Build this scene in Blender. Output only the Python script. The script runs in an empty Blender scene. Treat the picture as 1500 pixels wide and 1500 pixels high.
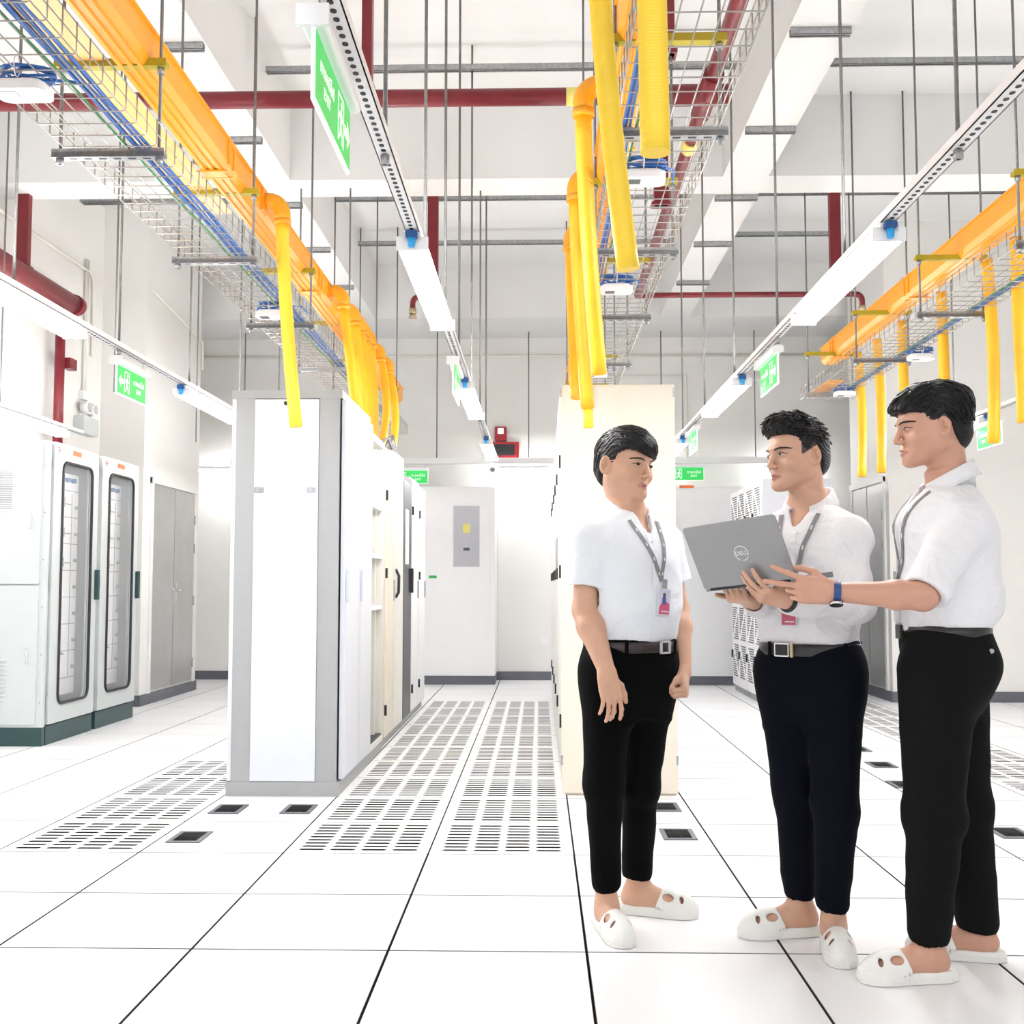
import bpy, bmesh, math, random
import numpy as np
from mathutils import Vector, Matrix

EXPOSURE = -0.12
WORLD_STRENGTH = .75
ROW_POWER = 30
TUBE_EMIT = 100
# ------------------------------------------------------------------ camera, world, exposure
SC = bpy.context.scene
COL = SC.collection
CAM_H = 1.113
cd = bpy.data.cameras.new('camera'); cd.lens = 1614.0/1500*36; cd.sensor_width = 36; cd.clip_end = 60; cd.clip_start = 0.05
cam = bpy.data.objects.new('camera', cd); COL.objects.link(cam)
PITCH = math.atan(107/1614.); YAW = math.atan(40/1614.*math.cos(PITCH))
cam.location = (0, 0, CAM_H); cam.rotation_euler = (math.pi/2+PITCH, 0, YAW)
SC.camera = cam
SC.view_settings.view_transform = 'Standard'; SC.view_settings.look = 'None'
SC.view_settings.exposure = EXPOSURE; SC.view_settings.gamma = 1; SC.view_settings.use_curve_mapping = False
w = bpy.data.worlds.new('world'); SC.world = w; w.use_nodes = True
w.node_tree.nodes['Background'].inputs[0].default_value = (0.97, 0.98, 1, 1)
w.node_tree.nodes['Background'].inputs[1].default_value = WORLD_STRENGTH
def area(name, loc, rot, sx, sy, power, col=(1, 1, 1)):
    l = bpy.data.lights.new(name, 'AREA'); l.shape = 'RECTANGLE'; l.size = sx; l.size_y = sy; l.energy = power; l.color = col
    o = bpy.data.objects.new(name, l); COL.objects.link(o); o.location = loc; o.rotation_euler = rot
    return o
# unseen area lights added as fill behind the camera, standing in for tube rows
for k, x in enumerate((-2.18, -0.43, 1.18, 3.0)):
    area('rear_fill_light', (x, -1.2, 2.9), (math.radians(35), 0, 0), 0.5, 3.0, ROW_POWER)

# ------------------------------------------------------------------ helpers
TAU = math.tau
def mat(name, col, rough=0.5, metal=0.0, emit=0, noise=0.0, nscale=8, bump=0.0, bscale=60, spec=0.5, alpha=1, trans=0, sss=0, coat=0):
    m = bpy.data.materials.new(name); m.use_nodes = True
    nt = m.node_tree; b = nt.nodes['Principled BSDF']
    c = (*col, 1)
    b.inputs['Base Color'].default_value = c; b.inputs['Roughness'].default_value = rough
    b.inputs['Metallic'].default_value = metal; b.inputs['Specular IOR Level'].default_value = spec
    if emit:
        b.inputs['Emission Color'].default_value = c; b.inputs['Emission Strength'].default_value = emit
    if trans: b.inputs['Transmission Weight'].default_value = trans
    if sss:
        b.inputs['Subsurface Weight'].default_value = sss; b.inputs['Subsurface Radius'].default_value = (1, .35, .2); b.inputs['Subsurface Scale'].default_value = .012
    if coat: b.inputs['Coat Weight'].default_value = coat
    if noise or bump:
        tc = nt.nodes.new('ShaderNodeTexCoord')
    if noise:
        n = nt.nodes.new('ShaderNodeTexNoise'); n.inputs['Scale'].default_value = nscale; n.inputs['Detail'].default_value = 5
        nt.links.new(tc.outputs['Object'], n.inputs['Vector'])
        r = nt.nodes.new('ShaderNodeValToRGB')
        r.color_ramp.elements[0].position = .3; r.color_ramp.elements[1].position = .7
        r.color_ramp.elements[0].color = (*[max(0, v*(1-noise)) for v in col], 1); r.color_ramp.elements[1].color = (*[min(1, v*(1+noise*.4)) for v in col], 1)
        nt.links.new(n.outputs['Fac'], r.inputs['Fac']); nt.links.new(r.outputs['Color'], b.inputs['Base Color'])
    if bump:
        n2 = nt.nodes.new('ShaderNodeTexNoise'); n2.inputs['Scale'].default_value = bscale; n2.inputs['Detail'].default_value = 3
        nt.links.new(tc.outputs['Object'], n2.inputs['Vector'])
        bp = nt.nodes.new('ShaderNodeBump'); bp.inputs['Strength'].default_value = bump; bp.inputs['Distance'].default_value = .01
        nt.links.new(n2.outputs['Fac'], bp.inputs['Height']); nt.links.new(bp.outputs['Normal'], b.inputs['Normal'])
    return m

class MB:
    """collects shapes and links them as one mesh object"""
    def __init__(s): s.v = []; s.f = []; s.m = []; s.sm = []; s.mi = 0
    def add(s, vs, fs, smooth=False):
        o = len(s.v); s.v += [tuple(q) for q in vs]
        for f in fs: s.f.append([o+i for i in f]); s.m.append(s.mi); s.sm.append(smooth)
        return s
    def box(s, a, b, M=None):
        x0, y0, z0 = a; x1, y1, z1 = b
        vs = [(x, y, z) for z in (z0, z1) for y in (y0, y1) for x in (x0, x1)]
        if M is not None: vs = [M @ Vector(q) for q in vs]
        return s.add(vs, [(0, 2, 3, 1), (4, 5, 7, 6), (0, 1, 5, 4), (2, 6, 7, 3), (0, 4, 6, 2), (1, 3, 7, 5)])
    def cbox(s, c, d, M=None):
        return s.box([c[i]-d[i]/2 for i in range(3)], [c[i]+d[i]/2 for i in range(3)], M)
    def rbox(s, a, b, r, axis=2, n=4, M=None):
        """box with corners rounded in the plane normal to axis"""
        ax = [i for i in range(3) if i != axis]
        x0, x1, y0, y1 = a[ax[0]], b[ax[0]], a[ax[1]], b[ax[1]]
        pts = rrect((x0+x1)/2, (y0+y1)/2, x1-x0, y1-y0, r, n)
        return s.prism(pts, axis, a[axis], b[axis], M)
    def prism(s, pts, axis, lo, hi, M=None, smooth=False):
        ax = [i for i in range(3) if i != axis]
        def mk(p, h):
            q = [0, 0, 0]; q[ax[0]] = p[0]; q[ax[1]] = p[1]; q[axis] = h
            return M @ Vector(q) if M is not None else q
        n = len(pts); vs = [mk(p, lo) for p in pts]+[mk(p, hi) for p in pts]
        fs = [tuple(range(n))[::-1], tuple(range(n, 2*n))]
        s.add(vs, fs); o = len(s.v)-2*n
        for i in range(n):
            j = (i+1) % n; s.f.append([o+i, o+j, o+n+j, o+n+i]); s.m.append(s.mi); s.sm.append(smooth)
        return s
    def tube(s, path, rad, n=8, cap=True, flat=1.0, closed=False):
        P = [Vector(p) for p in path]; k = len(P)
        R = rad if hasattr(rad, '__len__') else [rad]*k
        prev = None; vs = []
        for i in range(k):
            if closed: t = P[(i+1) % k]-P[i-1]
            else: t = P[min(i+1, k-1)]-P[max(i-1, 0)]
            t.normalize()
            if prev is None:
                u = t.orthogonal().normalized()
                if abs(t.z) < .9: u = t.cross(Vector((0, 0, 1))).normalized()
            else:
                u = prev-t*prev.dot(t)
                u = u.normalized() if u.length > 1e-6 else t.orthogonal().normalized()
            prev = u; w_ = t.cross(u)
            for j in range(n):
                a = TAU*j/n
                vs.append(P[i]+(u*math.cos(a)+w_*math.sin(a)*flat)*R[i])
        fs = []
        for i in range(k if closed else k-1):
            i2 = (i+1) % k
            for j in range(n):
                j2 = (j+1) % n; fs.append((i*n+j, i*n+j2, i2*n+j2, i2*n+j))
        s.add(vs, fs, True)
        if cap and not closed:
            o = len(s.v)-len(vs)
            s.f.append([o+j for j in range(n)][::-1]); s.m.append(s.mi); s.sm.append(False)
            s.f.append([o+(k-1)*n+j for j in range(n)]); s.m.append(s.mi); s.sm.append(False)
        return s
    def cyl(s, a, b, r, n=12, r2=None): return s.tube([a, b], [r, r if r2 is None else r2], n)
    SPLIT = {'hinge', 'nut', 'screw', 'belt_loop', 'suspension_wire', 'corner_clip', 'mounting_post', 'indicator_lamp', 'panel_screw', 'shelf', 'white_print'}
    def obj(s, name, mats, parent=None, loc=None):
        if name in s.SPLIT and parent:
            par = list(range(len(s.v)))
            def find(i):
                while par[i] != i: par[i] = par[par[i]]; i = par[i]
                return i
            for f in s.f:
                for i in f[1:]: par[find(i)] = find(f[0])
            gr = {}
            for k, f in enumerate(s.f): gr.setdefault(find(f[0]), []).append(k)
            if len(gr) > 1:
                for ks in gr.values():
                    q = MB(); ids = sorted({i for k in ks for i in s.f[k]}); mp = {i: n for n, i in enumerate(ids)}
                    q.v = [s.v[i] for i in ids]; q.f = [[mp[i] for i in s.f[k]] for k in ks]; q.m = [s.m[k] for k in ks]; q.sm = [s.sm[k] for k in ks]
                    o = q.obj(name, mats, parent, loc)
                return o
        me = bpy.data.meshes.new(name); me.from_pydata([tuple(q) for q in s.v], [], s.f)
        if not isinstance(mats, (list, tuple)): mats = [mats]
        for m in mats: me.materials.append(m)
        me.polygons.foreach_set('material_index', s.m); me.polygons.foreach_set('use_smooth', s.sm)
        me.update()
        o = bpy.data.objects.new(name, me); COL.objects.link(o)
        if parent: o.parent = parent
        if loc is not None: o.location = loc
        return o
def rrect(cx, cy, w_, h_, r, n=4):
    pts = []
    for (sx, sy, a0) in ((1, 1, 0), (-1, 1, 90), (-1, -1, 180), (1, -1, 270)):
        for i in range(n+1):
            a = math.radians(a0+90*i/n)
            pts.append((cx+sx*(w_/2-r)+r*math.cos(a), cy+sy*(h_/2-r)+r*math.sin(a)))
    return pts
def tag(o, label=None, cat=None, group=None, kind=None):
    if label: o['label'] = label
    if cat: o['category'] = cat
    if group: o['group'] = group
    if kind: o['kind'] = kind
    return o
def thing(name, label, cat, loc=(0, 0, 0), group=None, rz=0):
    o = bpy.data.objects.new(name, None); COL.objects.link(o); o.empty_display_size = .1
    o.location = loc; o.rotation_euler = (0, 0, rz)
    return tag(o, label, cat, group)
KIDS = {}
def dup(root, loc, rz=0, label=None, group=None):
    def cp(o, par):
        c = o.copy(); COL.objects.link(c)
        if par: c.parent = par
        for ch in [q for q in bpy.data.objects if q.parent == o]: cp(ch, c)
        return c
    r = cp(root, None); r.location = loc; r.rotation_euler = (0, 0, rz)
    if label: r['label'] = label
    if group: r['group'] = group
    return r
def struct(name, mb, m, parent=None, label=None):
    o = mb.obj(name, m, parent)
    if not parent: o['kind'] = 'structure'
    if label: o['label'] = label
    return o
def text_obj(name, s_, size, M, m, parent, extr=0.0006, align='CENTER', sx=1):
    cu = bpy.data.curves.new(name, 'FONT'); cu.body = s_; cu.size = size; cu.extrude = extr; cu.align_x = align; cu.align_y = 'CENTER'; cu.resolution_u = 2
    t = bpy.data.objects.new(name, cu); COL.objects.link(t)
    bpy.context.view_layer.update()
    me = bpy.data.meshes.new_from_object(t.evaluated_get(bpy.context.evaluated_depsgraph_get()))
    bpy.data.objects.remove(t); me.name = name
    me.transform(Matrix.Diagonal((sx, 1, 1, 1))); me.transform(M)
    me.materials.clear(); me.materials.append(m)
    o = bpy.data.objects.new(name, me); COL.objects.link(o); o.parent = parent
    return o
def frame(o, x, y, z=None):
    """matrix whose columns are the axes x, y and their cross product, origin o"""
    x = Vector(x).normalized(); y = Vector(y).normalized(); z = x.cross(y)
    return Matrix(((x.x, y.x, z.x, o[0]), (x.y, y.y, z.y, o[1]), (x.z, y.z, z.z, o[2]), (0, 0, 0, 1)))

# ------------------------------------------------------------------ materials
MT = dict(
    floor_dark=mat('joint_dark', (.05, .05, .055), .8),
    grille=mat('grille_white', (.9, .9, .9), .4, noise=.02),
    slot=mat('slot_dark', (.008, .008, .009), .95),
    wall=mat('wall_paint', (.88, .87, .845), .75, noise=.03, nscale=1.5),
    wallw=mat('wall_white', (.88, .88, .86), .7, noise=.02, nscale=2),
    ceil=mat('ceiling_paint', (.80, .80, .79), .85, noise=.02, nscale=1.2),
    base=mat('baseboard_grey', (.13, .135, .16), .5, noise=.1),
    steel=mat('galvanised_steel', (.42, .43, .44), .42, .75, noise=.25, nscale=40),
    rod=mat('rod_dull_steel', (.22, .22, .215), .5, .6, noise=.2, nscale=60),
    stainless=mat('stainless_door', (.62, .62, .62), .33, .85, noise=.08, nscale=3),
    wire=mat('basket_wire', (.46, .45, .43), .38, .8, noise=.15, nscale=30),
    rackgrey=mat('rack_grey', (.37, .38, .385), .5, noise=.03, nscale=20),
    rackwhite=mat('rack_white', (.70, .73, .80), .4, noise=.015),
    white=mat('enamel_white', (.92, .92, .93), .4, noise=.015),
    cabinet=mat('cabinet_white', (.60, .635, .635), .42, noise=.02),
    cream=mat('cream_enamel', (.82, .76, .65), .45, noise=.03, nscale=3),
    creamw=mat('cream_white', (.86, .84, .78), .5, noise=.03),
    rackblack=mat('rack_black', (.03, .032, .04), .4, noise=.1),
    black=mat('black_plastic', (.015, .015, .017), .45),
    teal=mat('plinth_teal', (.02, .06, .065), .4, noise=.1),
    blackrub=mat('gasket_black', (.02, .02, .022), .5),
    red=mat('pipe_red', (.19, .012, .02), .4, noise=.15, nscale=10),
    redbox=mat('alarm_red', (.35, .01, .02), .35),
    orange=mat('trough_orange', (.93, .36, .015), .35, noise=.06, nscale=4),
    amber=mat('elbow_amber', (.88, .38, .012), .35, noise=.05),
    peach=mat('trough_cover_peach', (.93, .48, .15), .4, noise=.04),
    yellow=mat('hose_yellow', (.92, .47, .012), .4, noise=.04),
    lemon=mat('hose_lemon', (1.0, .68, .045), .4, noise=.03),
    olive=mat('bracket_olive', (.42, .33, .01), .45, noise=.1),
    blue=mat('cable_blue', (.03, .15, .48), .4, noise=.1, nscale=30),
    green=mat('cable_green', (.05, .25, .07), .45),
    bclip=mat('clip_blue', (.01, .09, .3), .35),
    bclip2=mat('clip_light_blue', (.02, .4, .85), .3),
    signgreen=mat('sign_green', (.03, .62, .12), .35, emit=.35),
    signwhite=mat('sign_white', (.95, 1, .96), .4, emit=.35),
    brass=mat('brass', (.55, .45, .3), .35, .8),
    label=mat('label_orange', (.9, .17, .04), .5),
    labelred=mat('print_red', (.7, .03, .05), .5),
    greytext=mat('print_grey', (.3, .3, .32), .6),
    panelgrey=mat('panel_grey', (.5, .51, .55), .4, noise=.05),
    stickery=mat('sticker_yellow', (.85, .75, .2), .5),
    lcd=mat('lcd_grey', (.04, .05, .05), .3),
    tagg=mat('tag_green', (.02, .4, .08), .4),
    chrome=mat('chrome', (.75, .75, .77), .15, 1),
    copperlid=mat('bronze_plate', (.32, .25, .18), .45, .6),
    tubelight=mat('tube_glow', (1, 1, 1), .4, emit=TUBE_EMIT),
    glass=mat('cabinet_glass', (.9, .92, .95), .03),
)
MT['glass'].node_tree.nodes['Principled BSDF'].inputs['Alpha'].default_value = .14
# ribbed hose: fine rings
for k in ('yellow', 'lemon'):
    nt = MT[k].node_tree; b = nt.nodes['Principled BSDF']
    tc = nt.nodes.new('ShaderNodeTexCoord'); wv = nt.nodes.new('ShaderNodeTexWave'); wv.bands_direction = 'Z'; wv.inputs['Scale'].default_value = 42
    nt.links.new(tc.outputs['Object'], wv.inputs['Vector'])
    bp = nt.nodes.new('ShaderNodeBump'); bp.inputs['Strength'].default_value = .18; bp.inputs['Distance'].default_value = .002
    nt.links.new(wv.outputs['Fac'], bp.inputs['Height']); nt.links.new(bp.outputs['Normal'], b.inputs['Normal'])

# ------------------------------------------------------------------ the setting
T = 0.605; GX = 0.142; GY = 3.435; ZC = 4.67; ZB = 4.07
XL, XR = -4.1, 6.6; YB = -2.6; YF = 13.05
def gx(i): return GX+T*i
def gy(j): return GY+T*j
grilles = [(i, j) for i in (-2, -1) for j in range(2, 12)]+[(-4, j) for j in range(2, 6)]+[(4, j) for j in range(4, 14)]
GS = set(grilles)
fm = mat('floor_panel', (.87, .87, .88), .38, noise=.012, nscale=3, spec=.4)
fmb = MB()
J = .0034
for i in range(-8, 12):
    for j in range(-10, 17):
        if (i, j) in GS: continue
        x0, x1, y0, y1 = gx(i)+J, gx(i+1)-J, gy(j)+J*1.15, gy(j+1)-J*1.15
        x0 = max(x0, XL); x1 = min(x1, XR); y0 = max(y0, YB); y1 = min(y1, YF)
        if x1 > x0 and y1 > y0:
            fmb.mi = 1; fmb.box((x0, y0, -.03), (x1, y1, -.0012))
            fmb.mi = 0; e = .0012; fmb.box((x0+e, y0+e, -.0012), (x1-e, y1-e, 0))
struct('floor', fmb, [fm, MT['floor_dark']])
struct('floor_slab', MB().box((XL, YB, -.12), (XR, YF, -.1)), MT['floor_dark'])
cb = MB().box((-6.2, YB, ZC), (XR, YF+.1, ZC+.1))
struct('ceiling', cb, MT['ceil'])
k = 0
def beam(a, b):
    o = struct('ceiling_beam', MB().box(a, b), MT['ceil'])
beam((-2.2, YB, ZB), (-1.82, YF, ZC)); beam((1.335, YB, ZB), (1.665, YF, ZC)); beam((5.0, YB, ZB), (5.35, 10.65, ZC))
for y0, y1 in ((3.4, 3.75), (7.85, 8.2), (12.05, YF)):
    for x0, x1 in ((-6.2, -2.2), (-1.82, 1.335), (1.665, 5.0), (5.35, XR)):
        beam((x0, y0, ZB), (x1, y1, ZC))
struct('wall_far', MB().box((-6.2, YF, -.1), (XR, YF+.1, ZC)), MT['wall'])
struct('wall_left', MB().box((XL-.1, YB, -.1), (XL, 10.12, ZC)).box((-6.2, 10.12, -.1), (-3.68, 11.78, ZC)).box((-6.3, 11.78, -.1), (-6.2, YF, ZC)), MT['wall'])
struct('wall_right', MB().box((3.37, 10.68, -.1), (XR, 11.95, ZC)).box((XR, YB, -.1), (XR+.1, YF, ZC)), MT['wall'])
for nm, a, b in (('baseboard_far', (-6.2, YF-.015, 0), (3.37, YF, .1)), ('baseboard_left', (-3.68, 10.12, 0), (-3.665, 11.78, .1)),
                 ('baseboard_left', (XL, YB, 0), (XL+.015, 10.12, .1)), ('baseboard_left', (XL+.015, 10.105, 0), (-3.665, 10.12, .1)),
                 ('baseboard_right', (3.355, 10.68, 0), (3.37, 11.95, .1)), ('baseboard_right', (3.355, 10.665, 0), (XR, 10.68, .1))):
    struct(nm, MB().box(a, b), MT['base'])
# cable trunking and thin conduits on the walls
def conduit(name, pts, r, label, m='creamw'):
    o = MB().tube(pts, r, 8).obj(name, MT[m]); tag(o, label, 'conduit'); return o
tk = MB().box((-3.6, YF-.36, 2.52), (3.3, YF-.3, 2.585)); tag(tk.obj('cable_trunking', MT['white']), 'long white cable trunking running across in front of the far wall', 'cable trunking')
# stainless double doors
def steel_doors(name, X, y0, y1, s, z1):
    r = thing(name, None, None, (X, y0, 0)); del_ = 0
    r['kind'] = 'structure'
    W = y1-y0
    f = MB()
    f.box((-.03, -.06, .1), (.02, 0, z1+.05)).box((-.03, W, .1), (.02, W+.06, z1+.05)).box((-.03, -.06, z1), (.03, W+.06, z1+.06))
    MBf = f.obj('door_frame', MT['wallw'], r)
    for k, (a, b) in enumerate(((0, W/2-.006), (W/2+.006, W))):
        d = MB().box((-.02, a+.004, .12), (.012, b-.004, z1-.006)).obj('door_leaf', MT['stainless'], r)
        h = MB(); yy = b-.06 if k == 0 else a+.06
        h.box((.012*1, yy-.012, .95), (.02, yy+.012, 1.14)); h.cyl((.02, yy, 1.06), (.06, yy, 1.06), .008).cyl((.055, yy, 1.06), (.055, yy+(-.11 if k == 0 else .11), 1.06), .008)
        h.obj('handle', MT['chrome'], d)
        if k == 1:
            hg = MB()
            for z in (.3, .95, 1.5, 1.8): hg.cyl((.016, b-.004, z-.05), (.016, b-.004, z+.05), .009)
            hg.obj('hinge', MT['steel'], d)
    if s < 0: r.rotation_euler = (0, 0, math.pi); r.location = (X, y1, 0)
    return r
steel_doors('door_1', -3.68, 10.36, 11.62, 1, 2.08)
steel_doors('door_2', 3.37, 10.84, 11.86, -1, 2.12)

# ------------------------------------------------------------------ perforated floor panels
pm = MB(); S = T-2*J
nx, ny = 4, 9; mg = .036
cw = (S-2*mg)/nx; ch = (S-2*mg)/ny
pm.mi = 0
for (a, b) in (((0, 0), (S, mg)), ((0, S-mg), (S, S)), ((0, mg), (mg, S-mg)), ((S-mg, mg), (S, S-mg))):
    pm.add([(a[0], a[1], 0), (b[0], a[1], 0), (b[0], b[1], 0), (a[0], b[1], 0)], [(0, 1, 2, 3)])
for i in range(nx):
    for j in range(ny):
        x0 = mg+i*cw; y0 = mg+j*ch; cx = x0+cw/2; cy = y0+ch/2
        L = cw*.82; Wd = ch*.46; r = Wd/2
        sl = []
        for q in range(5): a = -math.pi/2+math.pi*q/4; sl.append((cx+L/2-r+r*math.cos(a), cy+r*math.sin(a)))
        for q in range(5): a = math.pi/2+math.pi*q/4; sl.append((cx-L/2+r+r*math.cos(a), cy+r*math.sin(a)))
        x1, y1 = x0+cw, y0+ch
        out = [(cx+L/2-r, y0), (x1, y0), (x1, cy), (x1, y1), (cx+L/2-r, y1), (cx-L/2+r, y1), (x0, y1), (x0, cy), (x0, y0), (cx-L/2+r, y0)]
        pm.mi = 0
        vs = [(p[0], p[1], 0) for p in out]+[(p[0], p[1], 0) for p in sl]+[(p[0], p[1], -.02) for p in sl]
        fs = []
        for q in range(10):
            q2 = (q+1) % 10
            fs.append((q, q2, 10+q2, 10+q)); 
        pm.add(vs, fs)
        o = len(pm.v)-30
        pm.mi = 1
        for q in range(10):
            q2 = (q+1) % 10; pm.f.append([o+10+q, o+10+q2, o+20+q2, o+20+q]); pm.m.append(1); pm.sm.append(False)
pm.mi = 1
pm.box((0.001, 0.001, -.034), (S-.001, S-.001, -.03))
pt = pm.obj('perforated_floor_panel', [MT['grille'], MT['slot']])
tag(pt, '', 'floor panel')
place_names = {-2: 'left column of middle aisle', -1: 'right column of the middle aisle', -4: 'strip left of grey framed rack', 4: 'strip right of the standing men'}
cnt = {i: sorted(j for a, j in grilles if a == i) for i in (-2, -1, -4, 4)}
first = True
ORD = ['nearest', 'second nearest', 'third', 'fourth', 'fifth', 'sixth', 'seventh', 'eighth', 'ninth', 'farthest']
for (i, j) in grilles:
    js = cnt[i]; q = js.index(j)
    ordn = ORD[q] if q < len(js)-1 else 'farthest'
    o = pt if first else pt.copy()
    if not first: COL.objects.link(o)
    first = False
    o.location = (gx(i)+J, gy(j)+J, -.0005)
    o['label'] = f'white slotted floor panel, {ordn} in the {place_names[i]}'
    o['group'] = 'perforated air panels in the raised floor'

# cable cut-outs with a black frame and brush
def floor_port():
    r = thing('floor_cable_port', '', 'floor port')
    a = MB()
    w2, d2, t = .074, .105, .02
    for q in (((-w2, -d2, 0), (w2, -d2+t, .006)), ((-w2, d2-t, 0), (w2, d2, .006)), ((-w2, -d2+t, 0), (-w2+t, d2-t, .006)), ((w2-t, -d2+t, 0), (w2, d2-t, .006))): a.box(*q)
    a.obj('frame', MT['base'], r)
    rnd = random.Random(3)
    b = MB().box((-w2+t, -d2+t, .0002), (w2-t, d2-t, .001))
    for q in range(40):
        x = -w2+t+.002+q*(2*(w2-t)-.004)/39; s = 1
        b.tube([(x, d2-t, .003), (x+rnd.uniform(-.004, .004), -d2+t+.01, .0016)], .0012, 4)
    b.obj('brush', MT['slot'], r)
    return r
fp = floor_port(); first = True
for (x, y, lb) in ((-1.544, 5.521, 'left of two before the grey framed rack'), (-1.195, 5.53, 'right of two before the grey framed rack'), (-1.545, 4.914, 'nearest the camera, in front of the grey framed rack'),
                   (.624, 5.626, 'nearer the foot of the cream rack behind the left man'), (.617, 5.02, 'beside the left man, in front of the cream rack'),
                   (2.114, 6.963, 'on the open floor between the two right men, nearer one'), (2.15, 7.616, 'just behind the middle man at knee height'), (2.034, 6.284, 'peeking out left of the right man'), (2.112, 5.084, 'at the right edge behind the right man')):
    o = fp if first else dup(fp, (x, y, 0)); o.location = (x, y, .0); first = False
    o['label'] = 'black floor cable port, '+lb; o['group'] = 'black cable ports in the floor'
# ------------------------------------------------------------------ racks and cabinets
def hinge_handle(mb, x, y, z, s=1):
    pass
# grey framed rack at the head of the left row
r = thing('server_rack', 'tall grey framed rack with pale blue-white front panel, heading the left row', 'rack', (-1.66, 5.87, 0))
b = MB(); W, D, H = .6, 1.0, 2.165
b.box((.0, 0, 0), (W, .03, .075)).box((0, 0, H-.045), (W, .03, H))
b.box((.025, .004, .075), (.125, .03, H-.045)).box((.475, .004, .075), (.584, .03, H-.045))
b.box((0, .03, 0), (W-.002, D, .075)).box((0, .03, H-.045), (W-.002, D, H)).obj('frame', MT['rackgrey'], r)
MB().box((.127, -.002, .079), (.473, .02, H-.05)).obj('front_panel', MT['rackwhite'], r)
MB().box((.002, .006, .078), (.0235, .03, H-.047)).box((.004, .03, .08), (.01, D-.01, H-.05)).box((.02, D-.03, .08), (.58, D-.01, H-.05)).obj('side_panel', MT['rackwhite'], r)
MB().box((.1, .031, .08), (.45, .9, H-.06)).obj('interior', MT['rackblack'], r)
p = MB(); p.cyl((.293, -.001, H-.072), (.293, -.004, H-.072), .011, 16); p.obj('round_lock', MT['black'], r)
for x in (.155, .437):
    q = MB().rbox((x-.026, -.007, 1.608), (x+.026, -.002, 1.638), .004, 1).obj('latch', MT['chrome'], r)
    MB().box((x-.016+(.018 if x > .3 else 0), -.009, 1.614), (x+(.018 if x > .3 else 0), -.0065, 1.633)).obj('latch_slot', MT['rackgrey'], q)
for k in range(2):
    y0 = .035+k*.485
    d = MB().box((W-.008, y0, .085), (W+.014, y0+.478, H-.05)); d.obj('door', MT['rackwhite'], r)
    dd = [c for c in bpy.data.objects if c.parent == r][-1]
    pf = MB()
    pf.box((W+.014, y0+.05, .14), (W+.016, y0+.44, H-.1)); pf.obj('perforated_field', mat('mesh_door_%d' % k, (.74, .75, .80), .45, noise=.1, nscale=250), dd)
    MB().rbox((W+.016, y0+.045, 1.02), (W+.03, y0+.07, 1.2), .006, 0).obj('handle', MT['rackwhite'], dd)
# the open cream rack
def rack_shell(name, label, loc, W, D, H, m, door=True, group=None, leafs=1, hcol='black', perf=True, side=1, plinth='rackgrey'):
    """front face to +x (side=1) or -x; W along y, D along x"""
    r = thing(name, label, 'rack', loc, group)
    s = side
    def bx(mb, x0, x1, y0, y1, z0, z1): return mb.box((min(s*x0, s*x1), y0, z0), (max(s*x0, s*x1), y1, z1))
    b = MB(); t = .025
    bx(b, 0, D, 0, t, .06, H); bx(b, 0, D, W-t, W, .06, H); bx(b, 0, t, t, W-t, .06, H)
    bx(b, 0, D, t, W-t, H-.04, H); bx(b, 0, D, t, W-t, .06, .1)
    b.obj('body', m, r)
    bx(MB(), .01, D-.004, .004, W-.004, 0, .06).obj('plinth', MT[plinth], r)
    return r, bx
r, bx = rack_shell('open_server_rack', 'open cream rack without a door, beside the grey framed rack', (-1.66, 6.885, 0), .68, .59, 2.09, MT['creamw'])
sh = MB(); bx(sh, .03, .585, .03, .65, .1, .11); sh.obj('base_tray', MT['black'], r)
for z in (.95, 1.29, 1.62):
    q = MB(); bx(q, .2, .585, .03, .65, z, z+.03); q.obj('shelf', MT['white'], r)
q = MB(); bx(q, .5, .55, .56, .6, .1, 2.04); bx(q, .5, .55, .08, .12, .1, 2.04); q.obj('mounting_post', MT['creamw'], r)
rows = [('cream_door_rack', 'cream rack with a ribbed door, next after the open cream rack', 7.575, .5, 2.08, 'cream', 'black'),
        ('cream_door_rack', 'off-white rack with a black curved handle, between the cream and black racks', 8.085, .52, 2.11, 'creamw', 'black'),
        ('black_rack', 'black rack standing in the left row among white ones', 8.615, .53, 1.96, 'rackblack', 'black'),
        ('white_rack', 'white rack right behind the black rack in the left row', 9.155, .52, 2.02, 'white', 'black'),
        ('white_rack', 'white rack at the far end of the left row', 9.685, .56, 2.0, 'white', 'black')]
for k, (nm, lb, y0, W, H, m, hc) in enumerate(rows):
    r, bx = rack_shell(nm, lb, (-1.66, y0, 0), W, .575, H, MT[m])
    d = MB(); bx(d, .577, .597, .012, W-.012, .07, H-.015)
    if k == 0:
        for q in range(9): bx(d, .597, .600, .07+q*.042, .09+q*.042, .3, H-.12)
    dd = d.obj('door', MT[m], r)
    if k == 1:
        MB().tube([(.597, .06, 1.02), (.62, .06, 1.06), (.622, .06, 1.18), (.597, .06, 1.23)], .011, 8).obj('handle', MT['black'], dd)
        sh = MB(); bx(sh, .597, .5985, .2, .3, 1.55, 1.78); sh.obj('paper_sheet', MT['white'], dd)
    elif k == 2:
        sh = MB(); sh.box((.597, .1, 1.28), (.6, .32, 1.72)); sh.obj('paper_sheet', MT['white'], dd)
        MB().box((.597, .42, 1.05), (.625, .46, 1.25)).obj('handle', MT['black'], dd)
    else:
        hh = MB()
        for z in (.22, 1.16, 1.7): hh.box((.597, .02, z), (.612, .045, z+.07))
        hh.obj('hinge', MT['black'], dd)
        MB().box((.597, W-.07, 1.0), (.61, W-.05, 1.15)).obj('handle', MT['steel'], dd)
cables = MB()
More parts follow.
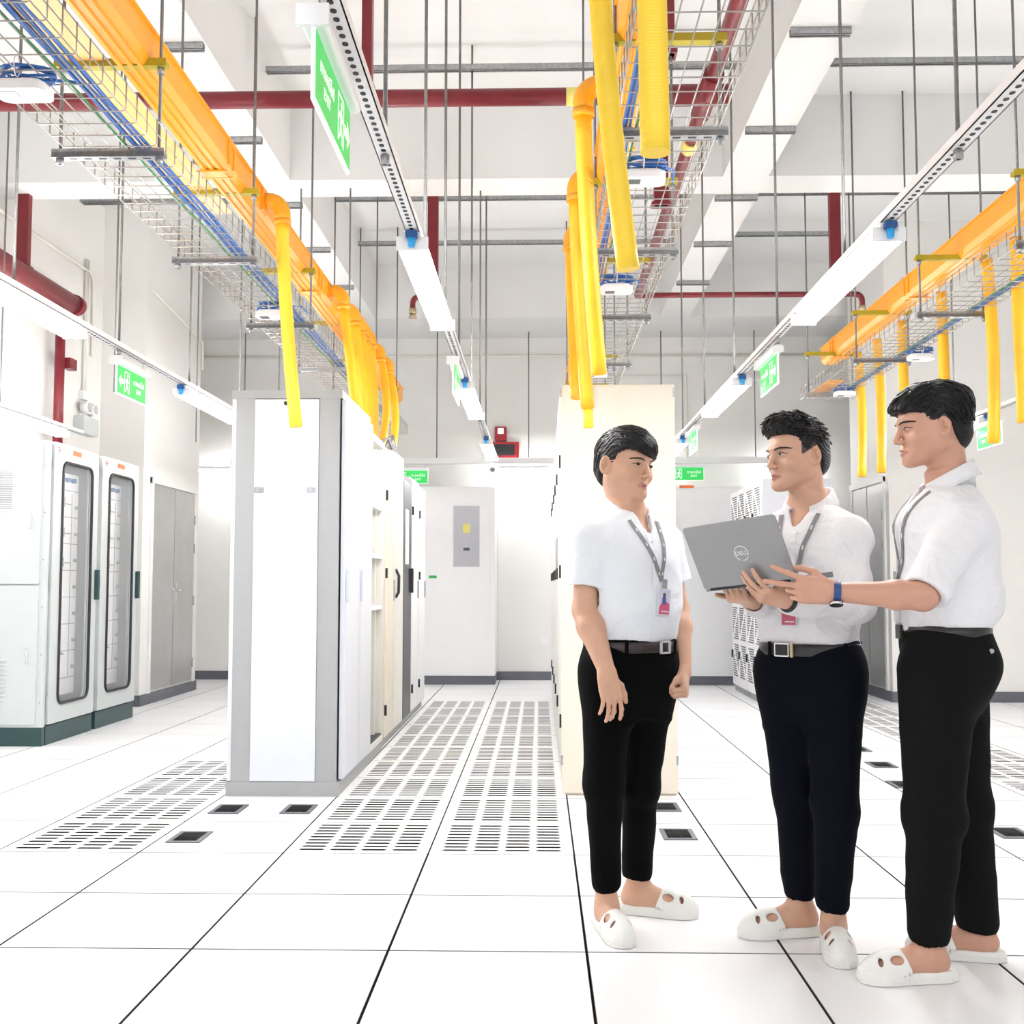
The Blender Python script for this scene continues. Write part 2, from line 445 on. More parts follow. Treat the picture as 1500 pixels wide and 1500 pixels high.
for k in range(4):
    a = .0+.09*k
    cables.tube([(-1.25+.02*k, 8.2+a, 2.1), (-1.2+.02*k, 8.25+a, 2.2+.02*k), (-1.16, 8.4+a, 2.24+.02*k), (-1.13, 8.5+a, 2.12)], .009, 6)
tag(cables.obj('cable_bundle', MT['steel']), 'grey cable loops arching over the top of the cream rack', 'cable')
# middle row
mrow = [('cream_rack', 'tall plain cream rack end panel standing behind the left man', 5.945, 1.02, 2.2, 'cream'),
        ('white_rack', 'white rack right behind the tall cream rack in the middle row', 6.975, .8, 2.16, 'creamw'),
        ('white_rack', 'third rack of the middle row, grey handle, seen edge on', 7.785, .8, 2.1, 'white'),
        ('white_rack', 'fourth rack of the middle row, seen edge on', 8.595, .8, 2.1, 'white'),
        ('white_rack', 'fifth rack of the middle row, black hinges low down', 9.405, .8, 2.05, 'white'),
        ('white_rack', 'farthest rack of the middle row, near the air conditioners', 10.215, .8, 2.05, 'white')]
for k, (nm, lb, y0, W, H, m) in enumerate(mrow):
    r, bx = rack_shell(nm, lb, (.735, y0, 0), W, .6, H, MT[m], side=-1, plinth='cream' if k == 0 else 'rackgrey')
    if k == 0:
        e = MB().box((-.618, -.012, .012), (-.002, .0, H-.012)); e.obj('end_panel', MT['cream'], r)
        c = MB()
        for z in (.16, 2.13): c.box((-.622, -.018, z), (-.612, -.0, z+.05)).box((-.01, -.018, z), (.0, 0, z+.05))
        c.obj('corner_clip', MT['steel'], r)
    d = MB(); bx(d, .602, .617, .012, W-.012, .07, H-.015); dd = d.obj('door', MT['creamw'] if k < 2 else MT['white'], r)
    hh = MB()
    for z in (.35, 1.15, 1.75): bx(hh, .617, .628, .03, .055, z, z+.07)
    hh.obj('hinge', MT['black'], dd)
    if k == 1:
        lv = MB()
        for q in range(5): bx(lv, .617, .621, .1+q*.12, .15+q*.12, 1.2, 1.42)
        lv.obj('louvre', MT['steel'], dd)
# right row with perforated doors facing left
PD = mat('perforated_dark', (.09, .09, .1), .8)
for k, (lb, y0) in enumerate((('white rack with perforated door panels, grey side towards the camera, behind the laptop', 10.27), ('farther white rack with perforated door panels, seen left of the laptop holder', 11.08))):
    r, bx = rack_shell('perforated_rack', lb, (2.72, y0, 0), .8, .64, 2.1, MT['rackwhite'], side=-1)
    if k == 0: MB().box((-.64, -.012, .02), (0, 0, 2.1)).obj('side_panel', MT['panelgrey'], r)
    for h in range(2):
        a0 = .01+h*.395
        d = MB(); bx(d, .642, .66, a0, a0+.385, .07, 2.09); dd = d.obj('door', MT['white'], r)
        pf = MB()
        for v in range(5):
            z0 = .16+v*.385; z1 = z0+.34; n = 15; mcol = 7
            for iz in range(n):
                for iy in range(mcol):
                    fy = (iy+.5)/mcol; fz = (iz+.5)/n
                    g = fy-fz if v % 2 == 0 else fy-(1-fz)
                    if abs(g) < .13: continue
                    yc = a0+.03+fy*.32; zc = z0+fz*(z1-z0)
                    bx(pf, .66, .6615, yc-.017, yc+.017, zc-.0065, zc+.0065)
        pf.obj('perforation', PD, dd)
        hh = MB(); bx(hh, .66, .675, a0+.36, a0+.38, .35, .43); bx(hh, .66, .675, a0+.36, a0+.38, 1.72, 1.8); hh.obj('hinge', MT['black'], dd)
# air conditioners at the far wall
def aircon(label, x0, x1, main):
    r = thing('air_conditioning_unit', label, 'air conditioner', (x0, 12.42, 0), None); W = x1-x0
    MB().box((.0, .02, 0), (W, .6, .1)).obj('plinth', MT['base'], r)
    MB().box((0, 0, .1), (W, .62, 2.225)).obj('casing', MT['white'], r)
    MB().box((.02, -.006, 2.055), (W-.02, 0, 2.2)).obj('top_grille', MT['white'], r)
    s = MB()
    for q in range(1): s.box((.06, -.008, .12), (W-.06, 0, 2.03))
    dd = s.obj('front_door', MT['white'], r)
    if main:
        p = MB().box((.386, -.014, 1.32), (.681, -.008, 2.007)).obj('control_panel', MT['panelgrey'], r)
        MB().box((.495, -.017, 1.7), (.575, -.014, 1.8)).obj('yellow_sticker', MT['stickery'], p)
        d = MB().rbox((.47, -.02, 1.485), (.60, -.014, 1.545), .01, 1).obj('display', MT['signwhite'] if 0 else MT['panelgrey'], p)
        MB().box((.5, -.023, 1.5), (.57, -.02, 1.532)).obj('screen', MT['lcd'], p)
        MB().rbox((.11, -.014, 1.19), (.2, -.008, 1.22), .005, 1).obj('green_tag', MT['tagg'], r)
    else:
        MB().rbox((.13, -.014, 2.205-.0), (.29, -.006, 2.235), .006, 1).obj('orange_tag', MT['label'], r)
    return r
aircon('white air conditioner with a grey control panel, at the far wall', -1.355, -.5, True)
aircon('white air conditioner with orange tag on its top edge, behind the left men', 1.45, 2.3, False)
# switchgear cabinets at the left wall
def cabinet(loc, label, near):
    r = thing('switchgear_cabinet', label, 'cabinet', loc, 'white switchgear cabinets with glazed doors')
    D, W, H = .62, .82, 2.135
    b = MB()
    b.box((-D, 0, .13), (-.04, .02, H)).box((-D, W-.02, .13), (-.04, W, H)).box((-D, .02, .13), (-D+.02, W-.02, H)).box((-D+.02, .02, H-.02), (-.04, W-.02, H)).box((-D+.02, .02, .13), (-.04, W-.02, .15))
    b.obj('body', MT['cabinet'], r)
    MB().box((-D+.01, .01, 0), (-.01, W-.01, .13)).obj('plinth', MT['teal'], r)
    # door with rounded window
    z0, z1 = .27, 2.0; y0, y1 = .16, W-.14
    d = MB(); cyl = rrect((y0+y1)/2, (z0+z1)/2, y1-y0, z1-z0, .07, 6)
    n = len(cyl); cy, cz = (y0+y1)/2, (z0+z1)/2
    oy0, oy1, oz0, oz1 = .02, W-.015, .14, H-.005
    out = []
    for (y, z) in cyl:
        # map onto outer rectangle keeping the angle class
        ty = (y-cy)/((y1-y0)/2); tz = (z-cz)/((z1-z0)/2); m = max(abs(ty), abs(tz))
        ty /= m; tz /= m
        out.append((oy0+(ty+1)/2*(oy1-oy0), oz0+(tz+1)/2*(oz1-oz0)))
    for x in (0, -.035):
        pass
    vs = [(0, p[0], p[1]) for p in out]+[(0, p[0], p[1]) for p in cyl]+[(-.035, p[0], p[1]) for p in out]+[(-.035, p[0], p[1]) for p in cyl]
    fs = []
    for i in range(n):
        j = (i+1) % n
        fs += [(i, j, n+j, n+i), (n+i, n+j, 3*n+j, 3*n+i), (2*n+i, 2*n+j, j, i), (3*n+i, 3*n+j, 2*n+j, 2*n+i)]
    d.add(vs, fs)
    dd = d.obj('door', MT['cabinet'], r)
    MB().tube([(.004, p[0], p[1]) for p in cyl], .011, 6, closed=True).obj('window_gasket', MT['blackrub'], dd)
    MB().prism(cyl, 0, -.022, -.017).obj('glass_pane', MT['glass'], dd)
    MB().rbox((0, W-.05, 1.0), (.028, W-.012, 1.23), .008, 0).obj('handle', MT['teal'], dd)
    MB().box((0, .33, H-.07), (.003, .47, H-.035)).obj('orange_label', MT['label'], dd)
    hg = MB()
    for z in (.25, 1.1, 1.95): hg.box((0, .0, z), (.012, .035, z+.08))
    hg.obj('hinge', MT['cabinet'], dd)
    text_obj('red_mark', 'E▸' if near else 'E▸', .06, frame((.001, .1, H-.06), (0, 1, 0), (0, 0, 1)), MT['labelred'], dd)
    # inside: panels with switches
    ip = MB().box((-.26, .08, .3), (-.22, W-.1, 1.95)); PX = .1; io = ip.obj('inner_panel', MT['white'], r)
    ln = MB()
    for q in range(8): ln.box((-.22, .09, .42+q*.2), (-.217, W-.11, .426+q*.2))
    ln.box((-.22, W-.22, .42), (-.217, W-.214, 1.8)); ln.obj('panel_joint', MT['greytext'], io)
    for z in (1.72, 1.5, 1.28):
        s = MB().rbox((-.217, .24, z-.05), (-.19, .36, z+.05), .01, 0); so = s.obj('rotary_switch', MT['panelgrey'], io)
        MB().cyl((-.19, .3, z), (-.15, .3, z), .022, 10).box((-.15, .29, z-.035), (-.14, .31, z+.035)).box((-.216, .36, z-.005), (-.212, .6, z+.005)).obj('switch_knob', MT['steel'], so)
    for z in (.62,):
        MB().tube([(-.217, .22, z), (-.17, .24, z-.01), (-.17, .4, z-.01), (-.217, .42, z)], .008, 6).obj('pull_handle', MT['steel'], io)
    lm = MB(); rr = random.Random(2)
    for q in range(5): lm.cyl((-.22, .2+q*.1, 1.9), (-.19, .2+q*.1, 1.9), .018, 10)
    lm.obj('indicator_lamp', MT['bclip'], io)
    kn = MB()
    for q in range(7): kn.cyl((-.217, W-.16, .5+q*.2), (-.2, W-.16, .5+q*.2), .012, 8)
    kn.obj('panel_screw', MT['steel'], io); io.location = (PX, 0, 0)
    return r
c1 = cabinet((-3.43, 7.66, 0), 'white switchgear cabinet with tall glazed door, nearer one at the left wall', True)
c2 = dup(c1, (-3.43, 8.52, 0), 0, 'white switchgear cabinet with tall glazed door, farther one at the left wall', 'white switchgear cabinets with glazed doors')
# side cover facing the camera at the end of the cabinet row
r = thing('cabinet_end_cover', 'large pale grey enclosure side with grille and handles, at the left edge', 'cabinet', (-3.44, 7.655, 0))
MB().box((-.64, -.04, .13), (0, 0, 2.125)).obj('cover', MT['cabinet'], r)
MB().box((-.64, -.038, 0), (0, 0, .13)).obj('plinth', MT['teal'], r)
for z0, z1 in ((.15, 1.11), (1.12, 2.11)):
    d = MB().box((-.635, -.058, z0), (-.045, -.04, z1)).obj('hatch', MT['cabinet'], r)
    zc = 1.56 if z0 > 1 else .62
    MB().tube([(-.115, -.058, zc-.05), (-.1, -.085, zc-.048), (-.1, -.085, zc+.048), (-.115, -.058, zc+.05)], .006, 8).obj('handle', MT['chrome'], d)
    v = MB()
    if z0 > 1:
        v.box((-.52, -.064, 1.63), (-.225, -.058, 1.94)); v.obj('vent_frame', MT['white'], d)
        lv = MB()
        for q in range(22): lv.box((-.5, -.067, 1.645+q*.0128), (-.24, -.064, 1.651+q*.0128))
        lv.obj('vent_louvre', MT['greytext'], d)
    else:
        for q in range(10):
            z = .32+q*.03; v.tube([(-.5, -.058, z), (-.48, -.064, z), (-.27, -.064, z), (-.25, -.058, z)], .006, 6)
        v.obj('louvre', MT['cabinet'], d)
st = MB()
for k in range(6): st.cyl((-.02, -.044, .3+k*.33), (-.02, -.04, .3+k*.33), .006, 8)
st.obj('screw', MT['steel'], r)

# ------------------------------------------------------------------ trays, troughs, hangers
ZT = 2.715
def basket(name, label, x0, x1, y0, y1):
    b = MB(); wr = .0026
    z = ZT; h = .1
    nb = round((x1-x0)/.058)
    for k in range(nb+1):
        x = x0+(x1-x0)*k/nb; b.tube([(x, y0, z+.004), (x, y1, z+.004)], wr, 5)
    for zz in (z+.05, z+.1):
        for x in (x0, x1): b.tube([(x, y0, zz), (x, y1, zz)], wr, 5)
    y = y0
    while y < y1:
        b.tube([(x0-.003, y, z+h), (x0-.003, y, z+.008), (x0+.006, y, z), (x1-.006, y, z), (x1+.003, y, z+.008), (x1+.003, y, z+h)], wr, 5)
        y += .1
    o = b.obj(name, MT['wire']); tag(o, label, 'cable tray'); return o
basket('wire_basket_tray', 'steel wire basket tray hanging over the left rack row', -1.745, -1.40, 1.5, 11.6)
basket('wire_basket_tray', 'steel wire basket tray hanging over the middle rack row', .275, .635, 1.5, 11.6)
basket('wire_basket_tray', 'steel wire basket tray hanging above the two right men', 2.27, 2.62, 1.5, 9.55)
def trough(label, x0, x1, y0, y1, joints):
    r = thing('cable_trough', label, 'cable trough', ((x0+x1)/2, y0, 3.04))
    W = x1-x0; L = y1-y0; w2 = W/2
    prof = [(-w2-.012, .14), (-w2-.012, .133), (-w2, .133), (-w2, .03), (-w2+.02, 0)]
    for k in range(3):
        c = -w2+.035+k*(W-.07)/2
        prof += [(c-.01, 0), (c-.007, -.008), (c+.007, -.008), (c+.01, 0)]
    prof += [(w2-.02, 0), (w2, .03), (w2, .133), (w2+.012, .133), (w2+.012, .14), (w2-.004, .14), (w2-.004, .032), (w2-.022, .004), (-w2+.022, .004), (-w2+.004, .032), (-w2+.004, .14)]
    MB().prism(prof, 1, 0, L).obj('channel', MT['orange'], r)
    for jy in joints:
        y = jy-y0; e = .008; j = MB()
        for a in (-.05, .035):
            j.box((-w2-e, y+a, .02), (-w2, y+a+.018, .15)).box((w2, y+a, .02), (w2+e, y+a+.018, .15)).box((-w2, y+a, -.016), (w2, y+a+.018, -.008))
        j.box((-w2-e, y-.035, .12), (-w2, y+.035, .135)).box((w2, y-.035, .12), (w2+e, y+.035, .135)).box((-w2+.02, y-.035, -.014), (w2-.02, y+.035, -.008))
        j.obj('joint_collar', MT['orange'], r)
    return r
trough('orange fibre cable trough running above the left wire basket', -1.585, -1.44, 1.2, 11.5, (5.0, 7.1, 9.2))
trough('orange fibre cable trough running above the middle wire basket', .28, .425, 1.2, 11.5, (4.7, 6.9, 9.1))
trough('orange fibre cable trough running above the right wire basket', 2.47, 2.62, 1.2, 9.6, (4.5, 7.35, 9.25))
tag(MB().box((-1.775, 1.2, 3.055), (-1.6, 5.62, 3.062)).box((-1.775, 1.2, 3.055), (-1.768, 5.62, 3.1)).obj('trough_cover', MT['peach']), 'pale peach trough cover strip lying beside the left orange trough', 'trough cover')
tag(MB().box((2.3, 8.75, 2.735), (2.43, 9.35, 2.742)).obj('trough_cover', MT['orange']), 'short orange cover piece lying in the far end of the right wire basket', 'trough cover')

def hanger():
    r = thing('trapeze_hanger', '', 'hanger')
    a = .21
    b = MB().box((-a, -.02, -.02), (a, .02, .0)).box((-a, -.02, -.0205), (a, -.016, .012))
    bo = b.obj('support_bar', MT['steel'], r)
    s = MB()
    for k in range(6): s.rbox((-.15+k*.055, -.006, -.0212), (-.12+k*.055, .006, -.0203), .005, 2)
    s.obj('slot', MT['black'], bo)
    MB().box((-a, -.02, .325), (a, .02, .345)).box((-a, -.0205, .325), (a, -.0165, .353)).obj('yellow_bar', MT['olive'], r)
    for x in (-.185, .185):
        MB().cyl((x, 0, -.045), (x, 0, ZC-2.71), .0065, 8).obj('rod', MT['rod'], r)
        n = MB().cyl((x, 0, -.04), (x, 0, -.022), .016, 6); n.cyl((x, 0, .3), (x, 0, .324), .014, 6).cyl((x, 0, .346), (x, 0, .358), .014, 6); n.obj('nut', MT['steel'], r)
    return r
hg = hanger(); first = True
ordw = ['nearest', 'second', 'third', 'fourth', 'fifth', 'sixth', 'seventh']
for nm, xc, ys in (('left', -1.59, (2.6, 3.95, 5.29, 6.66, 8.02, 9.38, 10.74)), ('middle', .457, (2.45, 3.81, 5.2, 6.5, 7.9, 9.26, 10.6)), ('right', 2.44, (3.8, 5.13, 6.48, 7.8, 9.2))):
    for k, y in enumerate(ys):
        o = hg if first else dup(hg, (0, 0, 0)); first = False
        o.location = (xc, y, 2.71); o['group'] = 'trapeze hangers carrying the baskets and troughs'
        o['label'] = f'rod hanger with yellow bar carrying the {nm} tray, {ordw[k]} from the camera'

# cables in the baskets
def wavy(x, y0, y1, z, amp, ph):
    n = int((y1-y0)/.15); return [(x+amp*math.sin(i*.7+ph), y0+(y1-y0)*i/n, z+.003*math.sin(i*1.3+ph)) for i in range(n+1)]
for nm, x0, sgn, y1 in (('left', -1.435, -1, 10.5), ('middle', .3, 1, 10.5), ('right', 2.57, -1, 9.4)):
    nC = {'left': 6, 'middle': 3, 'right': 3}[nm]
    for k in range(nC):
        c = MB().tube(wavy(x0+sgn*.0115*k, 1.6, y1, ZT+.014+.006*(k % 2), .002, k), .0052, 6).obj('network_cable', MT['blue'])
        tag(c, f'blue network cable in the {nm} basket, {["outermost", "second", "third", "fourth", "fifth", "innermost"][k]} from the basket side', 'cable', f'blue network cables in the {nm} wire basket')
    c = MB().tube(wavy(x0+sgn*.0115*nC+sgn*.01, 1.6, y1, ZT+.012, .002, 5), .0045, 6).obj('earth_cable', MT['green'])
    tag(c, f'green earth cable beside the blue bundle in the {nm} wire basket', 'cable')

# temperature controllers with coiled blue lead
def controller():
    r = thing('temperature_controller', '', 'controller')
    MB().rbox((-.085, -.055, -.015), (.085, .055, .012), .03, 2, 5).rbox((-.07, -.045, .012), (.07, .045, .022), .025, 2, 5).obj('casing', MT['white'], r)
    MB().box((-.06, -.03, -.0165), (-.01, .02, -.015)).obj('screen', MT['lcd'], r)
    c = MB(); rr = random.Random(7)
    for k in range(7):
        ra, rb = .085+rr.uniform(-.01, .012), .055+rr.uniform(-.008, .01); dz = .035+.007*k
        c.tube([(ra*math.cos(TAU*i/20)+.005, .02+rb*math.sin(TAU*i/20), dz+.012*math.sin(TAU*i/20+k)) for i in range(20)], .0045, 6, closed=True)
    c.tube([(.05, .06, .06), (.1, .09, .075), (.14, .16, .09), (.15, .3, .085)], .005, 6)
    c.obj('coiled_lead', MT['blue'], r)
    t = MB().tube([(0, -.045+.02*math.cos(a)+.0, .06+.035*math.sin(a)) for a in [TAU*i/10 for i in range(10)]], .002, 5, closed=True); t.obj('cable_tie', MT['white'], r)
    return r
cc = controller(); first = True
for (x, y, lb) in ((-1.63, 3.35, 'nearest, at the top left of the photo'), (-1.55, 6.25, 'under the left basket beside the first yellow hose'),
                   (.40, 4.15, 'partly behind the second long yellow hose'), (.41, 5.75, 'lower in the photo under the middle wire basket'), (.42, 8.1, 'far off just above the cream rack'),
                   (2.62, 7.55, 'under the right basket above the right man'), (2.5, 9.0, 'far end of right basket above the middle man')):
    o = cc if first else dup(cc, (0, 0, 0)); first = False
    o.location = (x, y, 2.672); o['label'] = 'white box with coiled blue lead, '+lb; o['group'] = 'control boxes hanging under the baskets'

# hanging hoses with elbows
def hose(label, xs, y, s, xb, yb, zb, rad=.034, m='yellow', elbow=True, tip=False, sway=.0, zt=3.12):
    """from the trough wall at x=xs over an elbow on side s down to (xb, yb, zb)"""
    r = thing('hanging_cable_hose', label, 'hose', (xs, y, zt), 'yellow cable hoses hanging from the orange troughs')
    R = .07; x1 = s*(.03+R)
    if not elbow: x1 = xb-xs-.01
    if elbow:
        p = [(0, 0, 0), (s*.03, 0, 0)]+[(s*.03+s*R*math.sin(a), 0, -R+R*math.cos(a)) for a in [math.pi/2*i/6 for i in range(1, 7)]]+[(x1, 0, -R-.05)]
        e = MB().tube(p, rad+.008, 14); e.tube([(x1, 0, -R-.03), (x1, 0, -R-.06)], rad+.011, 14).obj('elbow', MT['amber'], r)
        MB().box((-.012, -.055, -.06), (.012, .055, .05)).obj('outlet_saddle', MT['orange'], r)
    a = Vector((x1, 0, -R-.04)); b = Vector((xb-xs, yb-y, zb-zt))
    n = 14; pts = []
    for i in range(n+1):
        t = i/n; q = a.lerp(b, t**1.0); q.x += sway*math.sin(math.pi*t); 
        if xb-xs-x1 != 0: q.x = a.x+(b.x-a.x)*(t**1.4)+sway*math.sin(math.pi*t)
        pts.append(q)
    h = MB().tube(pts, rad, 16)
    ho = h.obj('ribbed_tube', MT[m], r)
    if tip: MB().cyl(pts[-1], pts[-1]+Vector((.004, 0, -.1)), rad*.75, 14).obj('narrow_end', MT['lemon'], r)
    return r
LT = -1.44
hose('single yellow hose hanging in front of the grey framed rack', LT, 5.62, 1, -1.25, 5.6, 1.925, m='lemon')
for k, (y, xb, lb) in enumerate(((7.42, -1.235, 'first behind the grey framed rack'), (7.9, -1.24, 'second behind the grey framed rack'), (8.2, -1.25, 'third behind the grey framed rack'),
                                 (8.42, -1.27, 'fourth behind the grey framed rack'), (8.66, -1.3, 'fifth behind the grey framed rack'), (9.2, -1.38, 'bent one, second from the far end'), (9.75, -1.36, 'farthest of the cluster'))):
    hose('amber hose over left racks, '+lb, LT, y, 1, xb, y-.02*k, 2.13 if k < 5 else 2.03, sway=.02 if k < 5 else .07, zt=3.13)
MTx = .28
hose('thick short yellow hose nearest the camera, at the top of the photo', MTx, 2.42, -1, .262, 2.42, 2.08, m='lemon', elbow=False)
hose('long yellow hose hanging second nearest the camera over the middle aisle', MTx, 3.2, -1, .268, 3.25, 2.055, m='lemon', elbow=True)
hose('long yellow hose of the middle tray with the highest visible elbow', MTx, 4.32, -1, .262, 4.75, 2.03)
hose('long yellow hose with a narrow tip, reaching lowest above the left man', MTx, 5.3, -1, .245, 5.5, 2.0, m='yellow', tip=True)
hose('farthest yellow hose of the middle tray, mostly hidden behind its neighbours', MTx, 6.1, -1, .20, 5.75, 2.1)
for (x, y, zb, sw, lb) in ((2.62, 5.98, 1.99, 0, 'cut by the right edge of the photo'), (2.62, 6.38, 1.93, .02, 'right behind the right man\'s head'), (2.62, 7.1, 2.02, 0, 'hidden low behind the right man\'s hair'),
                       (2.62, 7.88, 1.97, 0, 'beside the right man\'s face'), (2.62, 8.47, 1.97, .015, 'second from the left of the right tray'), (2.62, 8.98, 1.99, .02, 'leftmost of those under the right tray')):
    r = hose('slim yellow hose under the right tray, '+lb, x-.02, y, -1, x+.0, y, zb, elbow=False, sway=sw, rad=.034)

# ------------------------------------------------------------------ light rails and fluorescent lamps
def rail(label, x, y0, y1, z, rods):
    r = thing('perforated_light_rail', label, 'light rail', (x, 0, z))
    hw = .0235
    MB().box((-hw, y0, 0), (hw, y1, .003)).box((-hw, y0, 0), (-hw+.003, y1, .03)).box((hw-.003, y0, 0), (hw, y1, .03)).obj('channel', MT['white'], r)
    s = MB(); y = y0+.03
    while y < y1-.03:
        s.rbox((-.007, y, -.0012), (.007, y+.019, -.0002), .0065, 2, 2); y += .036
    s.obj('slot', MT['black'], r)
    for yy in rods:
        MB().cyl((0, yy, -.03), (0, yy, ZC-z), .0065, 8).obj('rod', MT['rod'], r)
        MB().cyl((0, yy, -.03), (0, yy, -.004), .014, 6).cyl((0, yy, .004), (0, yy, .016), .014, 6).obj('nut', MT['steel'], r)
    return r
def lamp():
    r = thing('fluorescent_lamp', '', 'lamp')
    MB().box((-.03, 0, -.035), (.03, 1.22, -.004)).obj('batten', MT['white'], r)
    for x in (-.038, .038):
        MB().cyl((x, .03, -.052), (x, 1.19, -.052), .014, 12).obj('tube', MT['tubelight'], r)
    for y in (0, 1.205):
        e = MB().box((-.055, y, -.066), (.055, y+.015, -.02)).obj('end_cap', MT['white'], r)
    c = MB().rbox((-.021, -.022, -.03), (.021, .004, -.004), .008, 1).obj('blue_clip', MT['bclip'], r)
    MB().cyl((0, -.01, -.06), (0, -.01, -.03), .011, 10, r2=.015).obj('clip_stem', MT['bclip2'], c)
    return r
ZR = 2.335
rail('white perforated light rail running down the middle aisle', -.437, 1.0, 10.4, ZR, (3.05, 4.15, 5.05, 5.95, 7.05, 8.1, 9.0))
rail('white perforated light rail running above the two left men', 1.178, 1.0, 11.0, ZR, (3.05, 4.2, 5.4, 6.6, 7.8, 9.0))
rail('white perforated light rail running left of the grey framed rack', -2.18, 1.0, 10.4, ZR, (3.2, 4.45, 5.6, 6.75, 7.9, 9.1))
rail('white perforated light rail close to the left wall above the cabinets', -3.72, 1.0, 8.8, ZR, (4.2, 7.45))
rail('white perforated light rail at the far right behind the right man', 3.2, 1.0, 9.2, ZR, (7.0, 8.5))
lp = lamp(); first = True
for x, nm, ys in ((-.437, 'middle aisle', (3.72, 6.42, 9.0)), (1.178, 'right', (3.66, 6.36, 9.0)), (-2.18, 'left', (3.85, 6.6, 9.2)), (-3.72, 'far left', (4.6, 7.25)), (3.2, 'far right', (4.6, 7.9))):
    for k, y in enumerate(ys):
        o = lp if first else dup(lp, (0, 0, 0)); first = False
        o.location = (x, y, ZR-.002); o['group'] = 'twin tube lamps on the light rails'
        o['label'] = f'lit twin tube lamp on the {nm} rail, {("nearest", "second", "farthest")[k if len(ys) == 3 or k == 0 else 2]} from the camera'
for x0, x1, lb in ((2.6, 3.2, 'lit single tube lamp on the far wall, hidden behind the middle man'), (.25, 1.45, 'added single tube lamp brightening the far wall, unseen behind the middle rack row'), (-.55, .12, 'lit single tube lamp on the far wall beside the fire alarm'), (-4.0, -3.45, 'lit single tube lamp on the far wall left of the grey framed rack')):  # the one behind the middle row is added, unseen, to brighten the far end
    r = thing('wall_lamp', lb, 'lamp', (x0, YF-.4, 2.46))
    MB().box((0, .0, .0), (x1-x0, .05, .03)).obj('batten', MT['white'], r)
    MB().cyl((.03, .025, -.018), (x1-x0-.03, .025, -.018), .014, 12).obj('tube', MT['tubelight'], r)

# ------------------------------------------------------------------ exit signs
def exit_sign(label, loc, rz, arrow, z):
    """plane along local x, readable from local -y"""
    r = thing('exit_sign', label, 'exit sign', loc, None, rz)
    W, H = .42, .155
    MB().rbox((-.01, -.028, H), (W+.01, .028, H+.035), .012, 0).box((-.014, -.034, H-.005), (-.002, .034, H+.04)).obj('housing', MT['white'], r)
    pl = MB().box((0, -.004, 0), (W, .004, H)).obj('panel_edge', MT['signwhite'], r)
    g = MB().box((.008, -.0055, .008), (W-.008, .0055, H-.004)).obj('green_face', MT['signgreen'], r)
    for sgn in (-1, 1):
        F = frame((0 if sgn < 0 else W, sgn*.0062, 0), (1 if sgn < 0 else -1, 0, 0), (0, 0, 1))
        aw = MB(); ax = W-.055 if arrow > 0 else .055; d = arrow
        aw.prism([(ax+d*.035, .075), (ax+d*.002, .108), (ax+d*.002, .088), (ax-d*.035, .088), (ax-d*.035, .062), (ax+d*.002, .062), (ax+d*.002, .042)][::1 if d > 0 else -1], 2, 0, .0008, F)
        mx = W-.135 if arrow > 0 else .135
        # running figure in a doorway
        aw.prism([(mx-.036, .02), (mx-.03, .02), (mx-.03, .128), (mx+.03, .128), (mx+.03, .02), (mx+.036, .02), (mx+.036, .134), (mx-.036, .134)], 2, 0, .0008, F)
        aw.prism([(mx+.008+.009*math.cos(a), .112+.009*math.sin(a)) for a in [TAU*i/10 for i in range(10)]], 2, 0, .0008, F)
        for q in ([(-.002, .1), (.012, .096), (.004, .062), (-.01, .066)], [(.01, .096), (.026, .08), (.022, .075), (.006, .088)], [(-.002, .1), (-.02, .09), (-.024, .074), (-.018, .074), (-.012, .085), (0, .09)],
                  [(.004, .066), (.018, .046), (.022, .022), (.014, .022), (.01, .042), (-.006, .06)], [(-.01, .068), (-.012, .046), (-.028, .03), (-.024, .024), (-.002, .044), (.0, .06)]):
            aw.prism([(mx+a, b) for a, b in q], 2, 0, .0008, F)
        aw.obj('pictogram', MT['signwhite'], r)
        tx = .125 if arrow > 0 else W-.115
        text_obj('lettering', 'ทางหนีไฟ', .042, F @ Matrix.Translation((tx, .095, 0)), MT['signwhite'], r)
        text_obj('lettering', 'EXIT', .036, F @ Matrix.Translation((tx, .052, 0)), MT['signwhite'], r)
    c = MB()
    for x in (.05, W-.05): c.tube([(x, 0, H+.03), (x+.02, (.36 if rz == 0 else 0), z-loc[2]+.01)], .0015, 5)
    c.obj('suspension_wire', MT['steel'], r)
    return r
exit_sign('big green exit sign hanging edge-wise near the top of the middle aisle', (-.462, 2.18, 2.105), math.pi/2, 1, ZR)
exit_sign('small green exit sign under the middle aisle rail, above the lamp glow', (-.45, 5.7, 2.115), math.pi/2, -1, ZR)
exit_sign('green exit sign with a left arrow hanging below the left rail', (-2.18, 5.57, 2.1), math.pi/2, -1, ZR)
exit_sign('green exit sign under the right rail, seen above the middle man', (1.18, 5.83, 2.105), -math.pi/2, 1, ZR)
exit_sign('pale green exit sign seen almost edge-on, farther under the right rail', (1.18, 8.63, 2.12), -math.pi/2, -1, ZR)
exit_sign('green exit sign facing the camera above the far end of left row', (-1.67, 12.35, 2.25), 0, -1, 2.52)
exit_sign('green exit sign facing the camera behind the two left men', (1.43, 12.35, 2.28), 0, -1, 2.52)
exit_sign('green exit sign behind the right man\'s collar', (3.2, 8.07, 2.09), -math.pi/2, 1, ZR)

